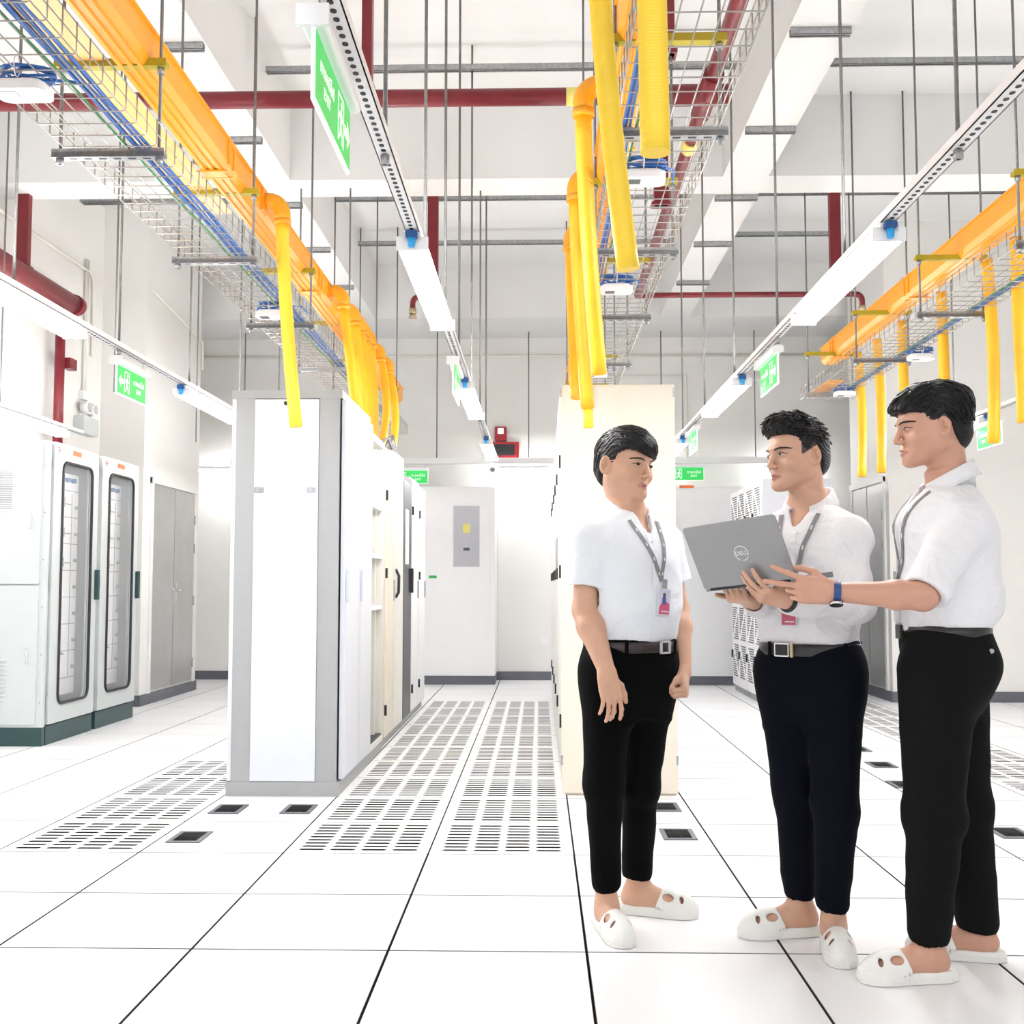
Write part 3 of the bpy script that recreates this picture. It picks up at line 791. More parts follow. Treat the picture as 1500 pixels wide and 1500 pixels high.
# ------------------------------------------------------------------ ceiling struts
k = 0
def strut(x0, x1, y, z, label):
    b = MB().box((x0, y-.02, z+.038), (x1, y+.02, z+.041)).box((x0, y-.02, z), (x1, y-.017, z+.04)).box((x0, y+.017, z), (x1, y+.02, z+.04)).box((x0, y-.02, z), (x1, y-.008, z+.003)).box((x0, y+.008, z), (x1, y+.02, z+.003))
    o = b.obj('strut_channel', MT['steel']); tag(o, label, 'strut', 'steel strut channels under the ceiling'); return o
for y, w_ in ((7.04, 'nearest'), (9.48, 'second'), (10.75, 'farthest')):
    strut(-1.8, 1.3, y, 4.49, f'long grey strut between both beams over the middle bay, {w_} from the camera')
for y, x1, w_ in ((7.02, 4.95, 'nearest'), (9.42, 4.4, 'second'), (10.55, 2.9, 'farthest')):
    strut(1.69, x1, y, 4.49, f'long grey strut under the right bay ceiling, {w_} from the camera')
for x0, x1, w_ in ((-4.72, -4.3, 'short left piece'), (-4.25, -2.25, 'long piece')):
    if x0 > -4.1 or True: strut(max(x0, -4.05), max(x1, -3.6), 9.5 if x0 > -4.3 else 9.44, 4.49, f'grey steel strut in the upper left bay, {w_}')
for y, w_ in ((5.72, 'nearest'), (6.99, 'second'), (8.24, 'third'), (9.38, 'fourth'), (10.6, 'farthest')):
    strut(1.34, 1.66, y, 4.028, f'short grey strut under the right ceiling beam, {w_} from the camera')
    strut(-2.18, -1.83, y+.08, 4.028, f'short grey strut stub under the left ceiling beam, {w_} from the camera')
# free rods that go on down behind the aisle lights
rods = [(-2.75, 7.0, 2.36, 'left bay, nearer'), (-3.0, 9.5, 2.36, 'left bay, farther'), (-1.19, 12.72, 2.585, 'left one before the far wall'), (-.12, 12.72, 2.585, 'before the far wall right of the fire alarm'),
        (1.42, 12.72, 2.585, 'before the far wall right of the cream rack'), (2.5, 12.72, 2.585, 'before the far wall above the middle man'), (-3.45, 12.72, 2.585, 'before the far wall left of the grey framed rack')]
for (x, y, z, lb) in rods:
    o = MB().cyl((x, y, z), (x, y, ZC if abs(x) < 6 and not (1.335 < x < 1.665 or -2.2 < x < -1.82) and y < 12 else ZB), .0062, 8).obj('threaded_rod', MT['rod'])
    tag(o, 'thin dark ceiling rod, '+lb, 'rod', 'free threaded rods hanging from the ceiling')

# ------------------------------------------------------------------ fire pipes
def bend(p0, c, p1, r, n=6):
    p0, c, p1 = Vector(p0), Vector(c), Vector(p1)
    a = c+(p0-c).normalized()*r; b = c+(p1-c).normalized()*r
    return [p0]+[a*(1-t)**2+c*2*t*(1-t)+b*t*t for t in [i/n for i in range(n+1)]]+[p1]
ZP = 3.77
r = thing('sprinkler_pipe', 'thick dark red fire pipe crossing the hall high up, with a tee', 'pipe')
MB().cyl((-4.0, 5.85, ZP), (1.02, 5.85, ZP), .047, 18).obj('cross_pipe', MT['red'], r)
MB().cyl((.915, -1, ZP), (.915, 9.98, ZP), .042, 18).obj('long_pipe', MT['red'], r)
MB().cyl((.70, 5.85, ZP), (1.03, 5.85, ZP), .058, 18).cyl((.915, 5.6, ZP), (.915, 6.1, ZP), .054, 18).obj('tee_fitting', MT['red'], r)
for y in (4.35, 6.45): MB().tube([(.915, y, ZP-.001), (.915, y+.14, ZP-.001)], .048, 18).obj('yellow_marking', MT['stickery'], r)
MB().cyl((.15, 5.85, ZP), (.21, 5.85, ZP), .0485, 18).obj('yellow_marking', MT['stickery'], r)
r = thing('branch_pipe', 'thin dark red sprinkler branch with a brass head at each end', 'pipe')
MB().tube(bend((-.9, 10.0, ZP), (-1.165, 10.0, ZP), (-1.165, 10.0, ZP-.11), .06)[0:1]+bend((.9, 10.0, ZP), (-1.165, 10.0, ZP), (-1.165, 10.0, ZP-.11), .07)[1:], .026, 12).obj('pipe_run', MT['red'], r)
MB().tube([(.9, 10.0, ZP)]+bend((.9, 10.0, ZP), (2.955, 10.0, ZP), (2.955, 10.0, ZP-.11), .07)[1:], .026, 12).obj('pipe_run', MT['red'], r)
for x in (-1.165, 2.955):
    MB().cyl((x, 10, ZP-.16), (x, 10, ZP-.11), .034, 8).cyl((x, 10, ZP-.2), (x, 10, ZP-.16), .04, 8, r2=.022).obj('sprinkler_head', MT['brass'], r)
def hangbar(x, y, z0, z1, wd, lb):
    o = MB().box((x-wd/2, y-.03, z0), (x+wd/2, y+.03, z1)).box((x-wd*.8, y-.05, z1-.02), (x+wd*.8, y+.05, z1)).box((x-wd*.7, y-.045, z0), (x+wd*.7, y+.045, z0+.02)).obj('pipe_support', MT['red'])
    tag(o, 'dark red steel post hanging from the ceiling, '+lb, 'pipe support')
hangbar(-.85, 5.3, ZP-.2, ZC, .05, 'right of the big exit sign')
hangbar(-.9, 9.2, 3.68, ZC, .09, 'behind the nearest aisle lamp')
hangbar(2.5, 9.2, 3.68, ZC, .09, 'right bay, above the right lamp rail')
hangbar(.63, 5.2, ZP-.1, ZC, .055, 'behind the thick yellow hoses')
hangbar(.78, 6.9, ZP-.25, ZC, .09, 'seen through the middle wire basket')
r = thing('wall_fire_pipe', 'thick red fire pipe along the left wall, dropping behind the cabinets', 'pipe')
MB().cyl((-3.9, 1.0, 3.46), (-3.9, 9.05, 3.46), .075, 18).cyl((-3.9, 9.0, 3.46), (-3.9, 9.08, 3.46), .085, 18).obj('long_pipe', MT['red'], r)
MB().cyl((-4.0, 9.0, 2.1), (-4.0, 9.0, 3.42), .04, 16).obj('drop_pipe', MT['red'], r)
MB().box((-4.0, 9.05, 2.93), (-3.93, 9.18, 3.02)).obj('pipe_bracket', MT['red'], r)
hangbar(-3.9, 8.1, 3.5, ZB+.5, .085, 'holding the left wall pipe')
# wall devices
r = thing('emergency_light', 'white twin-head emergency light on the left wall above the cabinets', 'emergency light', (XL+.001, 9.7, 2.55))
MB().rbox((0, -.17, -.1), (.09, .17, .06), .03, 0).obj('battery_case', MT['cabinet'], r)
for y in (-.07, .07):
    h = MB().cyl((.05, y, .06), (.05, y, .1), .012).cyl((.03, y, .14), (.1, y, .14), .05, 16, r2=.062).obj('lamp_head', MT['white'], r)
    MB().cyl((.1, y, .14), (.103, y, .14), .045, 16).obj('lens', MT['chrome'], h)
MB().box((0, -.06, .22), (.04, .06, .3)).obj('socket_box', MT['white'], r)
MB().cyl((.02, -.02, .3), (.02, -.02, 1.5), .012).cyl((.02, .02, .3), (.02, .02, 1.5), .012).obj('conduit', MT['creamw'], r)
r = thing('fire_alarm', 'red fire alarm strobe above a dark framed plate on the far wall', 'fire alarm', (-.44, YF-.001, 2.72))
MB().box((-.2, -.05, -.1), (.2, 0, .09)).obj('plate_frame', MT['redbox'], r)
MB().box((-.17, -.056, -.07), (.15, -.05, .06)).obj('dark_plate', MT['black'], r)
MB().rbox((-.085, -.08, .1), (.055, 0, .27), .02, 1).obj('strobe_body', MT['redbox'], r)
MB().box((-.05, -.09, .18), (.02, -.08, .25)).obj('strobe_lens', MT['signwhite'], r)
r = thing('security_camera', 'white round security camera at the far end of the middle aisle rail', 'camera', (-.437, 10.35, 2.31))
MB().cyl((0, 0, -.04), (0, 0, 0), .03).obj('mount', MT['white'], r)
MB().tube([(0, .16, -.06), (0, .1, -.07), (0, -.02, -.1), (0, -.06, -.112)], [.03, .055, .062, .055], 18).obj('housing', MT['white'], r)
MB().tube([(0, -.06, -.112), (0, -.066, -.114)], [.04, .034], 16).obj('lens_ring', MT['steel'], r)
MB().tube([(0, -.066, -.114), (0, -.07, -.115)], [.022, .015], 16).obj('lens', MT['black'], r)
tag(MB().box((0.02, YF-.01, .42), (.1, YF, .5)).obj('wall_socket', MT['white']), 'small white socket plate low on the far wall in the middle aisle', 'socket')
conduit('wall_conduit', bend((XL+.02, 5.0, 3.95), (XL+.02, 9.85, 3.95), (XL+.02, 9.85, 3.2), .1), .014, 'cream conduit along the top of the left wall, bending down')
conduit('wall_conduit', [(-3.66, 10.2, 3.9), (-3.66, 11.76, 3.75), (-3.66, 11.77, 3.45)], .014, 'cream conduit sloping on the upper left corner block')
conduit('wall_conduit', [(-6, YF-.015, 3.85), (3.2, YF-.015, 3.85)], .016, 'thin cream conduit running along the top of the far wall')
conduit('wall_conduit', [(.75, YF-.015, 3.6), (1.75, YF-.015, 3.6), (1.75, YF-.015, 2.6)], .014, 'cream conduit on the far wall bending down right of the middle row')
conduit('wall_conduit', [(4.9, 2.0, 3.95), (4.9, 10.6, 3.95)], .014, 'thin cream conduit high in the right bay')

# ------------------------------------------------------------------ people: sculpted from distance fields
_R = (math.cos(YAW), math.sin(YAW), 0); _F0 = (-math.sin(YAW), math.cos(YAW), 0)
_F = (_F0[0]*math.cos(PITCH), _F0[1]*math.cos(PITCH), math.sin(PITCH)); _U = (-_F0[0]*math.sin(PITCH), -_F0[1]*math.sin(PITCH), math.cos(PITCH))
def at(x, y, Y):
    u = (x-750)/1614; v = (750-y)/1614
    d = [_R[i]*u+_U[i]*v+_F[i] for i in range(3)]; t = Y/d[1]
    return np.array((d[0]*t, Y, CAM_H+d[2]*t))
A_ = lambda *v: np.array(v, float)
def nrm(v): return v/np.linalg.norm(v)
def rcone(a, b, r1, r2):
    a = np.array(a, float); b = np.array(b, float); ba = b-a; L = ba@ba
    def f(p):
        t = np.clip(((p-a)@ba)/L, 0, 1); q = p-a-t[:, None]*ba
        return np.sqrt((q*q).sum(1))-(r1+(r2-r1)*t)
    return f
def ell(c, r, M=None):
    c = np.array(c, float); r = np.array(r, float)
    def f(p):
        q = p-c
        if M is not None: q = q@M.T
        k0 = np.sqrt(((q/r)**2).sum(1)); k1 = np.sqrt(((q/r**2)**2).sum(1))+1e-9
        return k0*(k0-1)/k1
    return f
def boxf(c, h, M, r=0):
    c = np.array(c, float); h = np.array(h, float)-r
    def f(p):
        q = np.abs((p-c)@M.T)-h
        return np.sqrt((np.maximum(q, 0)**2).sum(1))+np.minimum(q.max(1), 0)-r
    return f
def plane(c, n):
    c = np.array(c, float); n = nrm(np.array(n, float))
    return lambda p: (p-c)@n
def loft(rows, M, O, ex=2.2):
    """rows of (z, centre right, centre forward, half width, half depth) in the frame M at O"""
    rows = np.array(rows, float); z = rows[:, 0]
    zz = np.linspace(z[0], z[-1], 60); T_ = []
    for k in range(1, 5):
        y = rows[:, k]; m = np.gradient(y, z)
        i = np.clip(np.searchsorted(z, zz)-1, 0, len(z)-2); hh = z[i+1]-z[i]; t = (zz-z[i])/hh
        T_.append((2*t**3-3*t**2+1)*y[i]+(t**3-2*t**2+t)*hh*m[i]+(-2*t**3+3*t**2)*y[i+1]+(t**3-t**2)*hh*m[i+1])
    O = np.array(O, float)
    def f(p):
        q = (p-O)@M.T; u = q[:, 2]
        cr, cf, a, b = [np.interp(u, zz, t) for t in T_]
        e = (np.abs((q[:, 0]-cr)/a)**ex+np.abs((q[:, 1]-cf)/b)**ex)**(1/ex)
        d = (e-1)*np.minimum(a, b)
        return np.maximum(d, np.maximum(u-z[-1], z[0]-u))
    return f
class SDF:
    def __init__(s): s.p = []; s.dis = None
    def u(s, f, k=.01): s.p.append((0, f, k)); return s
    def sub(s, f, k=.005): s.p.append((1, f, k)); return s
    def inter(s, f, k=.004): s.p.append((2, f, k)); return s
    def ev(s, P, act=None):
        d = np.full(len(P), 9.0)
        for i, (op, f, k) in enumerate(s.p):
            if act is not None and not act[i]: continue
            v = f(P)
            if op == 0: h = np.maximum(k-np.abs(d-v), 0)/k; d = np.minimum(d, v)-h*h*k*.25
            else:
                if op == 1: v = -v
                h = np.maximum(k-np.abs(d-v), 0)/k; d = np.maximum(d, v)+h*h*k*.25
        if s.dis is not None: d = d+s.dis(P)
        return d
    def mesh(s, lo, hi, h):
        nb = 16; B = nb*h; R = B*.87; lo = np.array(lo, float)
        n = np.ceil((np.array(hi)-lo)/B).astype(int)
        I = np.stack(np.meshgrid(*[np.arange(k) for k in n], indexing='ij'), -1).reshape(-1, 3)
        C = lo+(I+.5)*B
        D = s.ev(C); sel = np.abs(D) < R*1.5+.012; I = I[sel]; C = C[sel]
        cd_ = [f(C) for _, f, _ in s.p]
        g = np.stack(np.meshgrid(*[np.arange(nb+1)]*3, indexing='ij'), -1).reshape(-1, 3)
        N = (n*nb+2).astype(np.int64); key = lambda q: (q[..., 0]*N[1]+q[..., 1])*N[2]+q[..., 2]
        VK = []; VP = []; Q = []; m = nb+1
        corner = np.array([(i, j, k) for i in (0, 1) for j in (0, 1) for k in (0, 1)])
        edges = [(a, b) for a in range(8) for b in range(a+1, 8) if abs(corner[a]-corner[b]).sum() == 1]
        for b in range(len(I)):
            base = I[b]*nb; P = lo+(base+g)*h
            act = [(c[b] < R+k+.03) if op < 2 else True for c, (op, f, k) in zip(cd_, s.p)]
            v = s.ev(P, act).reshape(m, m, m)
            if v.min() > 0 or v.max() < 0: continue
            cv = np.stack([v[i:nb+i, j:nb+j, k:nb+k] for i, j, k in corner], -1).reshape(-1, 8)
            s_ = cv < 0; mix = s_.any(1) & ~s_.all(1); idx = np.nonzero(mix)[0]
            if len(idx):
                c8 = cv[idx]; acc = np.zeros((len(idx), 3)); cnt = np.zeros(len(idx))
                for a, e in edges:
                    x = (c8[:, a] < 0) != (c8[:, e] < 0); t = np.where(x, c8[:, a]/np.where(x, c8[:, a]-c8[:, e], 1), 0)
                    acc += np.where(x[:, None], corner[a]+(corner[e]-corner[a])*t[:, None], 0); cnt += x
                ijk = np.stack(np.unravel_index(idx, (nb, nb, nb)), -1)
                VK.append(key(ijk+base)); VP.append(lo+(ijk+base+acc/cnt[:, None])*h)
            ng = v < 0
            for ax in range(3):
                sl = [slice(0, nb)]*3; s2 = list(sl); s2[ax] = slice(1, nb+1)
                a0 = ng[tuple(sl)]; a1 = ng[tuple(s2)]; x = np.argwhere(a0 != a1)
                if not len(x): continue
                ins = a0[tuple(x.T)]; x = x+base; y_, z_ = (ax+1) % 3, (ax+2) % 3
                qs = []
                for oy, oz in ((-1, -1), (0, -1), (0, 0), (-1, 0)):
                    c = x.copy(); c[:, y_] += oy; c[:, z_] += oz; qs.append(key(c))
                q = np.stack(qs, 1); q[~ins] = q[~ins][:, ::-1]; Q.append(q)
        VK = np.concatenate(VK); VP = np.concatenate(VP); Q = np.concatenate(Q)
        o = np.argsort(VK); VK = VK[o]; VP = VP[o]
        q = np.searchsorted(VK, Q); q = np.clip(q, 0, len(VK)-1); ok = (VK[q] == Q).all(1)
        return VP, q[ok]
def sdf_obj(name, S, lo, hi, h, mats, parent, base, matfn=None, smooth=0):
    V, Q = S.mesh(lo, hi, h)
    for _ in range(smooth):
        acc = np.zeros_like(V); cnt = np.zeros(len(V))
        for a in range(4):
            b = (a+1) % 4
            np.add.at(acc, Q[:, a], V[Q[:, b]]); np.add.at(cnt, Q[:, a], 1); np.add.at(acc, Q[:, b], V[Q[:, a]]); np.add.at(cnt, Q[:, b], 1)
        V = V*.5+.5*acc/np.maximum(cnt, 1)[:, None]
    me = bpy.data.meshes.new(name)
    me.vertices.add(len(V)); me.vertices.foreach_set('co', (V-base).ravel())
    me.loops.add(len(Q)*4); me.loops.foreach_set('vertex_index', Q.ravel().astype(np.int32))
    me.polygons.add(len(Q)); me.polygons.foreach_set('loop_start', np.arange(0, len(Q)*4, 4)); me.polygons.foreach_set('loop_total', np.full(len(Q), 4))
    me.polygons.foreach_set('use_smooth', np.ones(len(Q), bool))
    for m in (mats if isinstance(mats, (list, tuple)) else [mats]): me.materials.append(m)
    if matfn is not None: me.polygons.foreach_set('material_index', matfn(V[Q].mean(1)).astype(np.int32))
    me.update(calc_edges=True); me.validate()
    o = bpy.data.objects.new(name, me); COL.objects.link(o); o.parent = parent
    return o
def yawM(a, pitch=0, roll=0):
    """rows right, forward, up; a = angle of the facing direction from -Y towards +X"""
    f = A_(math.sin(a), -math.cos(a), 0); r = A_(f[1], -f[0], 0); u = A_(0, 0, 1)
    f, u = f*math.cos(pitch)+u*math.sin(pitch), u*math.cos(pitch)-f*math.sin(pitch)
    r, u = r*math.cos(roll)+u*math.sin(roll), u*math.cos(roll)-r*math.sin(roll)
    return np.array([r, f, u])
SKIN = [mat('skin_a', (.63, .365, .25), .48, noise=.05, nscale=30, sss=.05), mat('skin_b', (.62, .36, .25), .48, noise=.05, nscale=30, sss=.05), mat('skin_c', (.61, .33, .235), .48, noise=.05, nscale=30, sss=.05)]
LIP = mat('lip', (.50, .22, .18), .42); NAIL = mat('nail', (.66, .38, .32), .35)
HAIR = mat('hair_black', (.004, .004, .005), .46, spec=.35, noise=.2, nscale=60)
SHAVE = mat('hair_shaved', (.075, .055, .05), .7, noise=.3, nscale=160)
EYEW = mat('eye_white', (.7, .66, .64), .25); IRIS = mat('iris', (.02, .011, .008), .12); BROW = mat('eyebrow', (.03, .022, .02), .8)
SHIRT = [mat('shirt_polo', (.80, .83, .88), .85, bump=.3, bscale=9), mat('shirt_b', (.83, .82, .84), .8, bump=.45, bscale=11), mat('shirt_c', (.84, .84, .87), .8, bump=.45, bscale=11)]
for m_ in SHIRT:
    for n_ in m_.node_tree.nodes:
        if n_.type == 'BUMP': n_.inputs['Distance'].default_value = .03
        if n_.type == 'TEX_NOISE': n_.inputs['Distortion'].default_value = 1.6; n_.inputs['Detail'].default_value = 2
TROU = [mat('trousers_black', (.0015, .0015, .0018), .9, spec=.1), mat('trousers_navy', (.0022, .0032, .0075), .9, spec=.12), mat('trousers_charcoal', (.0055, .006, .0065), .9, spec=.12)]
CLOG = mat('clog_white', (.84, .84, .81), .38, noise=.03, nscale=20)
LANY = mat('lanyard_grey', (.24, .23, .24), .7); PRINTW = mat('print_white', (.75, .75, .75), .6); CARD = mat('card_lilac', (.62, .62, .8), .3); PINK = mat('card_pink', (.62, .1, .2), .35)
BELT = [mat('belt_brown', (.035, .024, .024), .4, noise=.2, nscale=60), mat('belt_black', (.03, .03, .034), .4), mat('belt_black_c', (.02, .02, .021), .4)]

def head_sdf(S, H, M, w=1.0):
    """H eye-level centre, M rows right/forward/up"""
    def W(r, f, u): return H+M.T@A_(r, f, u)
    e = lambda c, r, k=.012: S.u(ell(W(*c), r, M), k)
    e((0, -.014, .028), (.075*w, .094, .086)); e((0, .022, .035), (.063*w, .064, .062), .02)
    e((0, .022, -.032), (.058*w, .064, .072), .02)
    for s in (-1, 1):
        S.u(rcone(W(s*.054*w, -.008, -.052), W(s*.016, .072, -.096), .016, .013), .03)
        e((s*.043*w, .050, -.030), (.023, .026, .024), .02)
        e((s*.058*w, .005, -.03), (.016, .035, .045), .02)
    e((0, .074, -.097), (.021, .016, .015), .015)
    e((0, .05, -.075), (.036, .034, .034), .02)
    e((0, .083, .02), (.035, .014, .01), .014)
    for s in (-1, 1): S.sub(ell(W(s*.031, .102, .001), (.0185, .017, .0105), M), .014)
    for s in (-1, 1): e((s*.031, .073, -.001), (.0155, .0125, .0095), .006)
    S.u(rcone(W(0, .086, .008), W(0, .104, -.03), .0075, .0095), .010)
    e((0, .104, -.034), (.0095, .0095, .0085), .006)
    for s in (-1, 1): e((s*.0125, .094, -.037), (.0075, .009, .0065), .006)
    for s in (-1, 1): S.sub(ell(W(s*.006, .1, -.045), (.0035, .005, .0035), M), .003)
    # lips
    for s in (-1, 1):
        S.u(rcone(W(s*.024, .077, -.0670), W(s*.004, .0935, -.0630), .0030, .0056), .004)
        S.u(rcone(W(s*.022, .077, -.0690), W(0, .0915, -.0745), .0030, .0066), .004)
    S.sub(ell(W(0, .0985, -.0680), (.027, .0105, .0020), M), .002)
    # ears
    for s in (-1, 1):
        Me = M.copy()
        Me[1] = nrm(M[1]*math.cos(.45)-s*M[0]*math.sin(.45)); Me[0] = nrm(M[0]*math.cos(.45)+s*M[1]*math.sin(.45))
        c = W(s*.083*w, -.012, -.010)
        S.u(ell(c, (.0085, .0185, .032), Me), .003)
        S.sub(ell(c+Me[0]*s*.011+Me[1]*.001+M[2]*.003, (.0150, .0120, .0215), Me), .0015)
        S.u(ell(c+Me[0]*s*.002-Me[1]*.004+M[2]*.007, (.0045, .0030, .011), Me), .002)
        S.u(ell(c+Me[1]*.006-M[2]*.022, (.0055, .008, .010), Me), .004)
    return W
def proj(S, P, d, dist=.06, off=.0):
    """move points P along d until they meet the surface of S"""
    P = np.array(P, float).reshape(-1, 3); t = np.zeros(len(P))
    for _ in range(60):
        v = S.ev(P+t[:, None]*d)-off; t = t+np.clip(v, -.004, .02)*.8
    return P+t[:, None]*d
def hand(S, W, d, n, l, curl, spread=.06, thumb=((.5, .8, .1), (.8, .5, .2), (.95, .25, .15)), sc=1.0, fan=None, nails=None, palm=1.0):
    """W wrist, d along the hand, n out of the palm, l towards the thumb"""
    d = nrm(d); n = nrm(n-d*(n@d)); l = nrm(l-d*(l@d)-n*(l@n))
    B = lambda a, b, c: W+(d*a+l*b+n*c)*sc
    off = [(.092, .030), (.097, .008), (.092, -.013), (.083, -.032)]
    ln = [(.042, .025, .021), (.046, .029, .022), (.043, .027, .021), (.033, .020, .019)]; rd = [.0088, .0090, .0086, .0076]
    for (a, b), r in zip(off, rd):
        S.u(rcone(B(.0, b*.62, 0), B(a-.004, b, 0), .0155*sc, (r+.0028)*sc), .014)
    S.u(rcone(B(.02, .018, .008), B(.06, .026, .006), .015*sc, .010*sc), .015)
    S.u(rcone(B(.02, -.02, .006), B(.06, -.028, .004), .014*sc, .010*sc), .015)
    tips = []
    for k, ((a, b), L, r) in enumerate(zip(off, ln, rd)):
        p = B(a, b, 0); ang = 0; sp = spread*(1.5-k) if fan is None else fan[k]
        cu = curl[k]
        for j in range(3):
            ang += cu[j]; v = (d*math.cos(sp)+l*math.sin(sp))*math.cos(ang)+n*math.sin(ang)
            q = p+v*L[j]*sc; S.u(rcone(p, q, (r-.0006*j)*sc, (r-.0006*(j+1))*sc), .004 if j else .009); p = q
        bk = nrm(np.cross(np.cross(v, n), v)); tips.append((p, v, k))
        if nails is not None: nails.append((p-v*.002*sc, v, -n*math.cos(ang)+d*math.sin(ang), r*sc))
    p = B(.022, .022, .008)
    for j, (t, L, r) in enumerate(zip(thumb, (.042, .034, .028), (.0125, .0105, .0095))):
        v = nrm(d*t[0]+l*t[1]+n*t[2]); q = p+v*L*sc; S.u(rcone(p, q, r*sc, (r-.0012)*sc), .012 if j == 0 else .004); p = q
    tips.append((p, v, 4))
    return tips
def arm(S, sh, el, wr, r=(.052, .040, .041, .026)):
    S.u(rcone(sh+nrm(el-sh)*.045, el, r[0]-.006, r[1]), .02)
    mid = el+(wr-el)*.28
    S.u(rcone(el, mid, r[1]-.002, r[2]), .02); S.u(rcone(mid, wr, r[2], r[3]), .02)
def foot(S, an, dr, L=.26):
    """bare foot standing on z = .022 inside its clog"""
    dr = nrm(A_(dr[0], dr[1], 0)); sd = A_(-dr[1], dr[0], 0); b = A_(an[0], an[1], 0)
    S.u(rcone(an, b+A_(0, 0, .075)-dr*.004, .036, .036), .02)
    S.u(rcone(b-dr*.03+A_(0, 0, .052), b-dr*.022+A_(0, 0, .075), .030, .028), .02)
    S.u(rcone(b+dr*.02+A_(0, 0, .075), b+dr*.12+A_(0, 0, .045), .034, .022), .03)
    S.u(rcone(b+dr*.0+A_(0, 0, .045), b+dr*.13+sd*.012+A_(0, 0, .04), .026, .02), .03)
    S.u(rcone(b+dr*.0+A_(0, 0, .045), b+dr*.13-sd*.016+A_(0, 0, .04), .024, .018), .03)
def clog(parent, base, an, dr, name='slipper'):
    dr = nrm(A_(dr[0], dr[1], 0)); sd = A_(dr[1], -dr[0], 0); U = A_(0, 0, 1); M = np.array([sd, dr, U])
    b = A_(an[0], an[1], 0)+dr*.062; S = SDF()
    def outline(grow):
        def f(p):
            q = (p-b)@M.T; y = q[:, 1]
            hw = np.interp(y, [-.135, -.11, -.06, 0, .05, .09, .125, .142], [.018, .034, .037, .040, .046, .047, .036, .014])+grow
            cx = np.interp(y, [-.13, 0, .14], [0, 0, .0])
            e = np.abs(q[:, 0]-cx)-hw
            return np.maximum(e*.9, np.abs(y-.002)-.139-grow)
        return f
    so = outline(.002)
    S.u(lambda p: np.maximum(so(p), np.abs(p[:, 2]-.0125)-.0115), .004)
    S.u(lambda p: np.maximum(so(p)+.003, np.abs(p[:, 2]-.026)-.006), .004)
    ho = ell(b+dr*.035+U*.012, (.0515, .115, .078), M); hi_ = ell(b+dr*.030+U*.012, (.0465, .109, .072), M)
    cut = plane(b-dr*.012+U*.0, -dr*.95+U*.38)
    flo = outline(.004)
    up = lambda p: np.maximum(np.maximum(np.maximum(ho(p), -hi_(p)), cut(p)), np.maximum(.012-p[:, 2], flo(p)))
    S.u(up, .003)
    for x, y, rx, ry in ((.032, .045, .009, .019), (-.032, .045, .009, .019), (.027, .090, .009, .007), (-.027, .090, .009, .007)):
        S.sub(ell(b+sd*x+dr*y+U*.075, (rx, ry, .045), M), .003)
    o = sdf_obj(name, S, b-.17, b+A_(.17, .17, .11), .0026, CLOG, parent, base, smooth=1)
    return o
def eyes(parent, base, S, W, M, look=0.0, narrow=1.0):
    for s in (-1, 1):
        n = 14; cr = s*.031; L = []
        def grid(pts, off):
            return [q-base for q in proj(S, [W(cr+a, .14, b) for a, b in pts], -M[1], off=off)]
        ring = [(.0168*math.cos(TAU*i/n), narrow*(.0062 if math.sin(TAU*i/n) > 0 else .0040)*math.sin(TAU*i/n)) for i in range(n)]
        P = grid([(0, 0)]+ring, .0008)
        m = MB().add(P, [(0, 1+i, 1+(i+1) % n) for i in range(n)], True); e = m.obj('eye', EYEW, parent)
        lx = look*.006
        ir = [(.0062*math.cos(TAU*i/n)+lx, max(-.0036*narrow, min(.0052*narrow, .0062*math.sin(TAU*i/n)))) for i in range(n)]
        P = grid([(lx, 0)]+ir, .0015); MB().add(P, [(0, 1+i, 1+(i+1) % n) for i in range(n)], True).obj('iris', IRIS, e)
        P = grid([(.0178*t, narrow*.0066*(1-t*t)-.0006) for t in np.linspace(-1, 1, 9)], .0008)
        MB().tube(P, [.0005, .0012, .0016, .0018, .0018, .0018, .0016, .0012, .0005], 5).obj('upper_lash', BROW, e)
        P = grid([(.016*t, narrow*.0115-.004*t*t) for t in np.linspace(-1, 1, 9)], -.0002)
        bp = [(s*(-.016+.038*t), .0165+.0055*math.sin(t*2.4)-.003*t) for t in np.linspace(0, 1, 14)]
        P = grid(bp, .0002); m = MB().tube(P, [.0010+.0020*math.sin(math.pi*(.12+.85*i/13))**.7 for i in range(14)], 6, flat=1.0)
        q = []
        for k in range(40):
            t = k/39; a = -.017+.038*t; b = .0165+.0055*math.sin(t*2.4)-.003*t
            q += [(s*a, b-.0015), (s*(a+.005), b+.0022*(1-t))]
        P = grid(q, .0009)
        for k in range(40): m.tube([P[2*k], P[2*k+1]], [.0009, .0004], 4)
        m.obj('eyebrow', BROW, parent)
